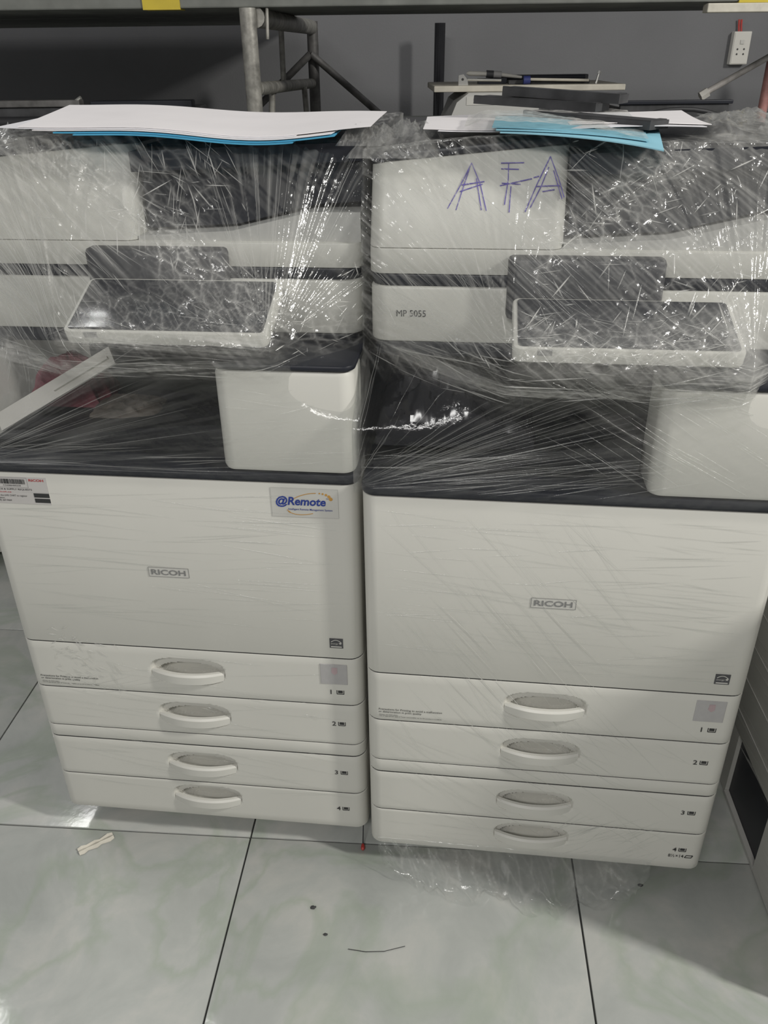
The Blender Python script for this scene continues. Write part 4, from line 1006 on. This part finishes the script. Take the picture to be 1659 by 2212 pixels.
MB().tube([(0.01, -0.003, 0.012), (0.23, -0.003, 0.012)], 0.005, 10).build('roller', M['black'], t)

t = thing('paper_tray', 'black paper tray on the shelf below the pale brace tube', 'tray', (0.565, 2.15, 1.15))
MB().box(0.0, 0.255, 0.0, 0.012, 0.0, 0.073, 0.002).build('tray_front', M['dusty'], t, 0)
MB().box(0.0, 0.255, 0.012, 0.30, 0.0, 0.006).build('tray_floor', M['dusty'], t, 0)
MB().box(0.0, 0.006, 0.012, 0.30, 0.006, 0.06).build('tray_side', M['dusty'], t, 0); MB().box(0.249, 0.255, 0.012, 0.30, 0.006, 0.06).build('tray_side', M['dusty'], t, 0)
MB().box(-0.004, 0.262, -0.006, 0.014, 0.066, 0.0745, 0.002).build('tray_lip', M['black'], t, 0)
m = MB()
for k in range(14):
    a = math.radians(10 + 160 * k / 13)
pts = [(0.10 + 0.13 * math.cos(math.radians(180 - 180 * k / 14)), 0.0, 0.052 * math.sin(math.radians(180 * k / 14))) for k in range(15)]
hd = MB().tube([(0.60 + p[0], 2.12, 1.155 + p[2]) for p in pts], 0.005, 8).build('cable_loop', M['rubber'], None, 40)
tag(hd, 'black cable bowed on the shelf before the black paper tray', 'cable')

t = thing('roller_assembly', 'long black roller unit with grey rim on the shelf at far left', 'copier part', (-1.20, 2.16, 1.15))
MB().box(0.0, 0.50, 0.0, 0.20, 0.0, 0.075, 0.003).build('unit_body', M['dusty'], t, 0)
MB().box(-0.01, 0.50, -0.006, 0.03, 0.0755, 0.090, 0.002).build('unit_rim', M['steel_dark'], t, 0)
MB().tube([(0.05, -0.012, 0.045), (0.46, -0.012, 0.045)], 0.012, 14).build('roller', M['rubber'], t)
MB().tube([(0.492, 0.0, 0.088), (0.505, -0.004, 0.095)], 0.004, 8).build('stud', M['chrome'], t)
t = thing('fuser_unit', 'dusty black fuser unit with a beige tab on the shelf behind the white sheets', 'copier part', (-0.685, 2.16, 1.15))
MB().box(0.0, 0.25, 0.0, 0.16, 0.0, 0.070, 0.003).build('unit_body', M['dusty'], t, 0)
MB().box(0.005, 0.245, 0.01, 0.05, 0.0705, 0.086, 0.002).build('top_rail', M['black'], t, 0)
MB().box(0.055, 0.070, -0.003, -0.0005, 0.058, 0.078).build('tab', M['board'], t, 0)
MB().tube([(0.10, -0.004, 0.05), (0.16, -0.004, 0.05)], 0.018, 16).build('gear', M['black'], t)
MB().box(0.02, 0.05, -0.003, -0.0005, 0.055, 0.070).build('plate', M['midgrey'], t, 0)
t = thing('vent_grille', 'black slotted vent tray on the shelf between the two photocopiers', 'grille', (-0.05, 2.14, 1.15))
MB().box(0.0, 0.20, 0.0, 0.25, 0.0, 0.030, 0.002).build('tray_body', M['black'], t, 0)
MB().box(0.0, 0.20, 0.0, 0.006, 0.0305, 0.046).build('rear_rail', M['midgrey'], t, 0)
for k in range(9): MB().box(0.012 + k * 0.021, 0.026 + k * 0.021, -0.0015, 0.0, 0.012, 0.026).build('slot', M['gap'], t, 0)

# ------------------------------------------------------------------ bits on the floor
def floor_pt(px, py, z=0.0):
    d = fw + r2 * ((px - 829.5) / F_PX) - u2 * ((py - 1106) / F_PX); t_ = (z - CAM_H) / d.z
    return Vector((0, 0, CAM_H)) + d * t_
a, b = floor_pt(170, 1842), floor_pt(245, 1806)
m = MB(); d = (b - a); sd = Vector((-d.y, d.x, 0)).normalized()
L_ = [a + d * k / 8 for k in range(9)]; vs_ = []; 
for k, p in enumerate(L_):
    wv = 0.006 + 0.0015 * math.sin(k * 2.1)
    for q, hz_ in ((-1.3, 0.0004), (-0.4, 0.0035), (0.5, 0.0008), (1.2, 0.003 + 0.001 * math.sin(k))): vs_.append(p + sd * wv * q + Vector((0, 0, hz_)))
m.add(vs_, [(k * 4 + j, k * 4 + j + 1, k * 4 + j + 5, k * 4 + j + 4) for k in range(8) for j in range(3)])
N0 = len(m.v); m.add([(x, y, z + 0.001) for x, y, z in list(m.v)], [tuple(reversed(f)) for f in list(m.f)])
tag(m.build('tape_strip', M['yellowed'], None, 40), 'twisted scrap of yellowed tape on the floor tile', 'tape scrap')
for k, (px, py, s_, lb) in enumerate(((677, 1961, 0.0035, 'dark crumb on the middle floor tile, largest and nearest the copiers'), (703, 2019, 0.0025, 'small dark crumb on the middle floor tile, just below the largest one'), (1383, 1913, 0.0030, 'dark crumb on the shaded tile below the right copier'))):
    p = floor_pt(px, py); bm = bmesh.new(); bmesh.ops.create_icosphere(bm, subdivisions=2, radius=s_)
    for v in bm.verts: v.co *= 0.7 + 0.6 * random.random()
    me = bpy.data.meshes.new('crumb'); bm.to_mesh(me); bm.free(); me.materials.append(M['rubble'])
    for v in me.vertices: v.co.z = max(v.co.z * 0.6, -s_ * 0.3)
    o = bpy.data.objects.new('crumb', me); COL.objects.link(o); o.location = (p.x, p.y, s_ * 0.3 + 0.0002); o.scale = (1.5, 0.9, 1)
    tag(o, lb, 'debris')
th_ = MB().tube([floor_pt(752, 2050, 0.001), floor_pt(790, 2056, 0.001), floor_pt(830, 2055, 0.001), floor_pt(875, 2044, 0.001)], 0.0006, 5).build('thread', M['rubble'], None)
tag(th_, 'thin dark thread curled on the middle floor tile', 'thread')
p = floor_pt(784, 1832)
t = thing('pull_cord', 'thin dark cord with red tip hanging between the two photocopiers', 'cord', (p.x, p.y, 0))
MB().tube([(0.0, 0.045, 0.09), (0.001, 0.03, 0.03), (0, 0.004, 0.006)], 0.0012, 6).build('string', M['rubber'], t)
MB().tube([(0, 0.006, 0.006), (0, 0.002, 0.005), (0, -0.004, 0.004), (0, -0.007, 0.003)], [0.0015, 0.0035, 0.0038, 0.002], 10).build('red_tip', M['redwire'], t)
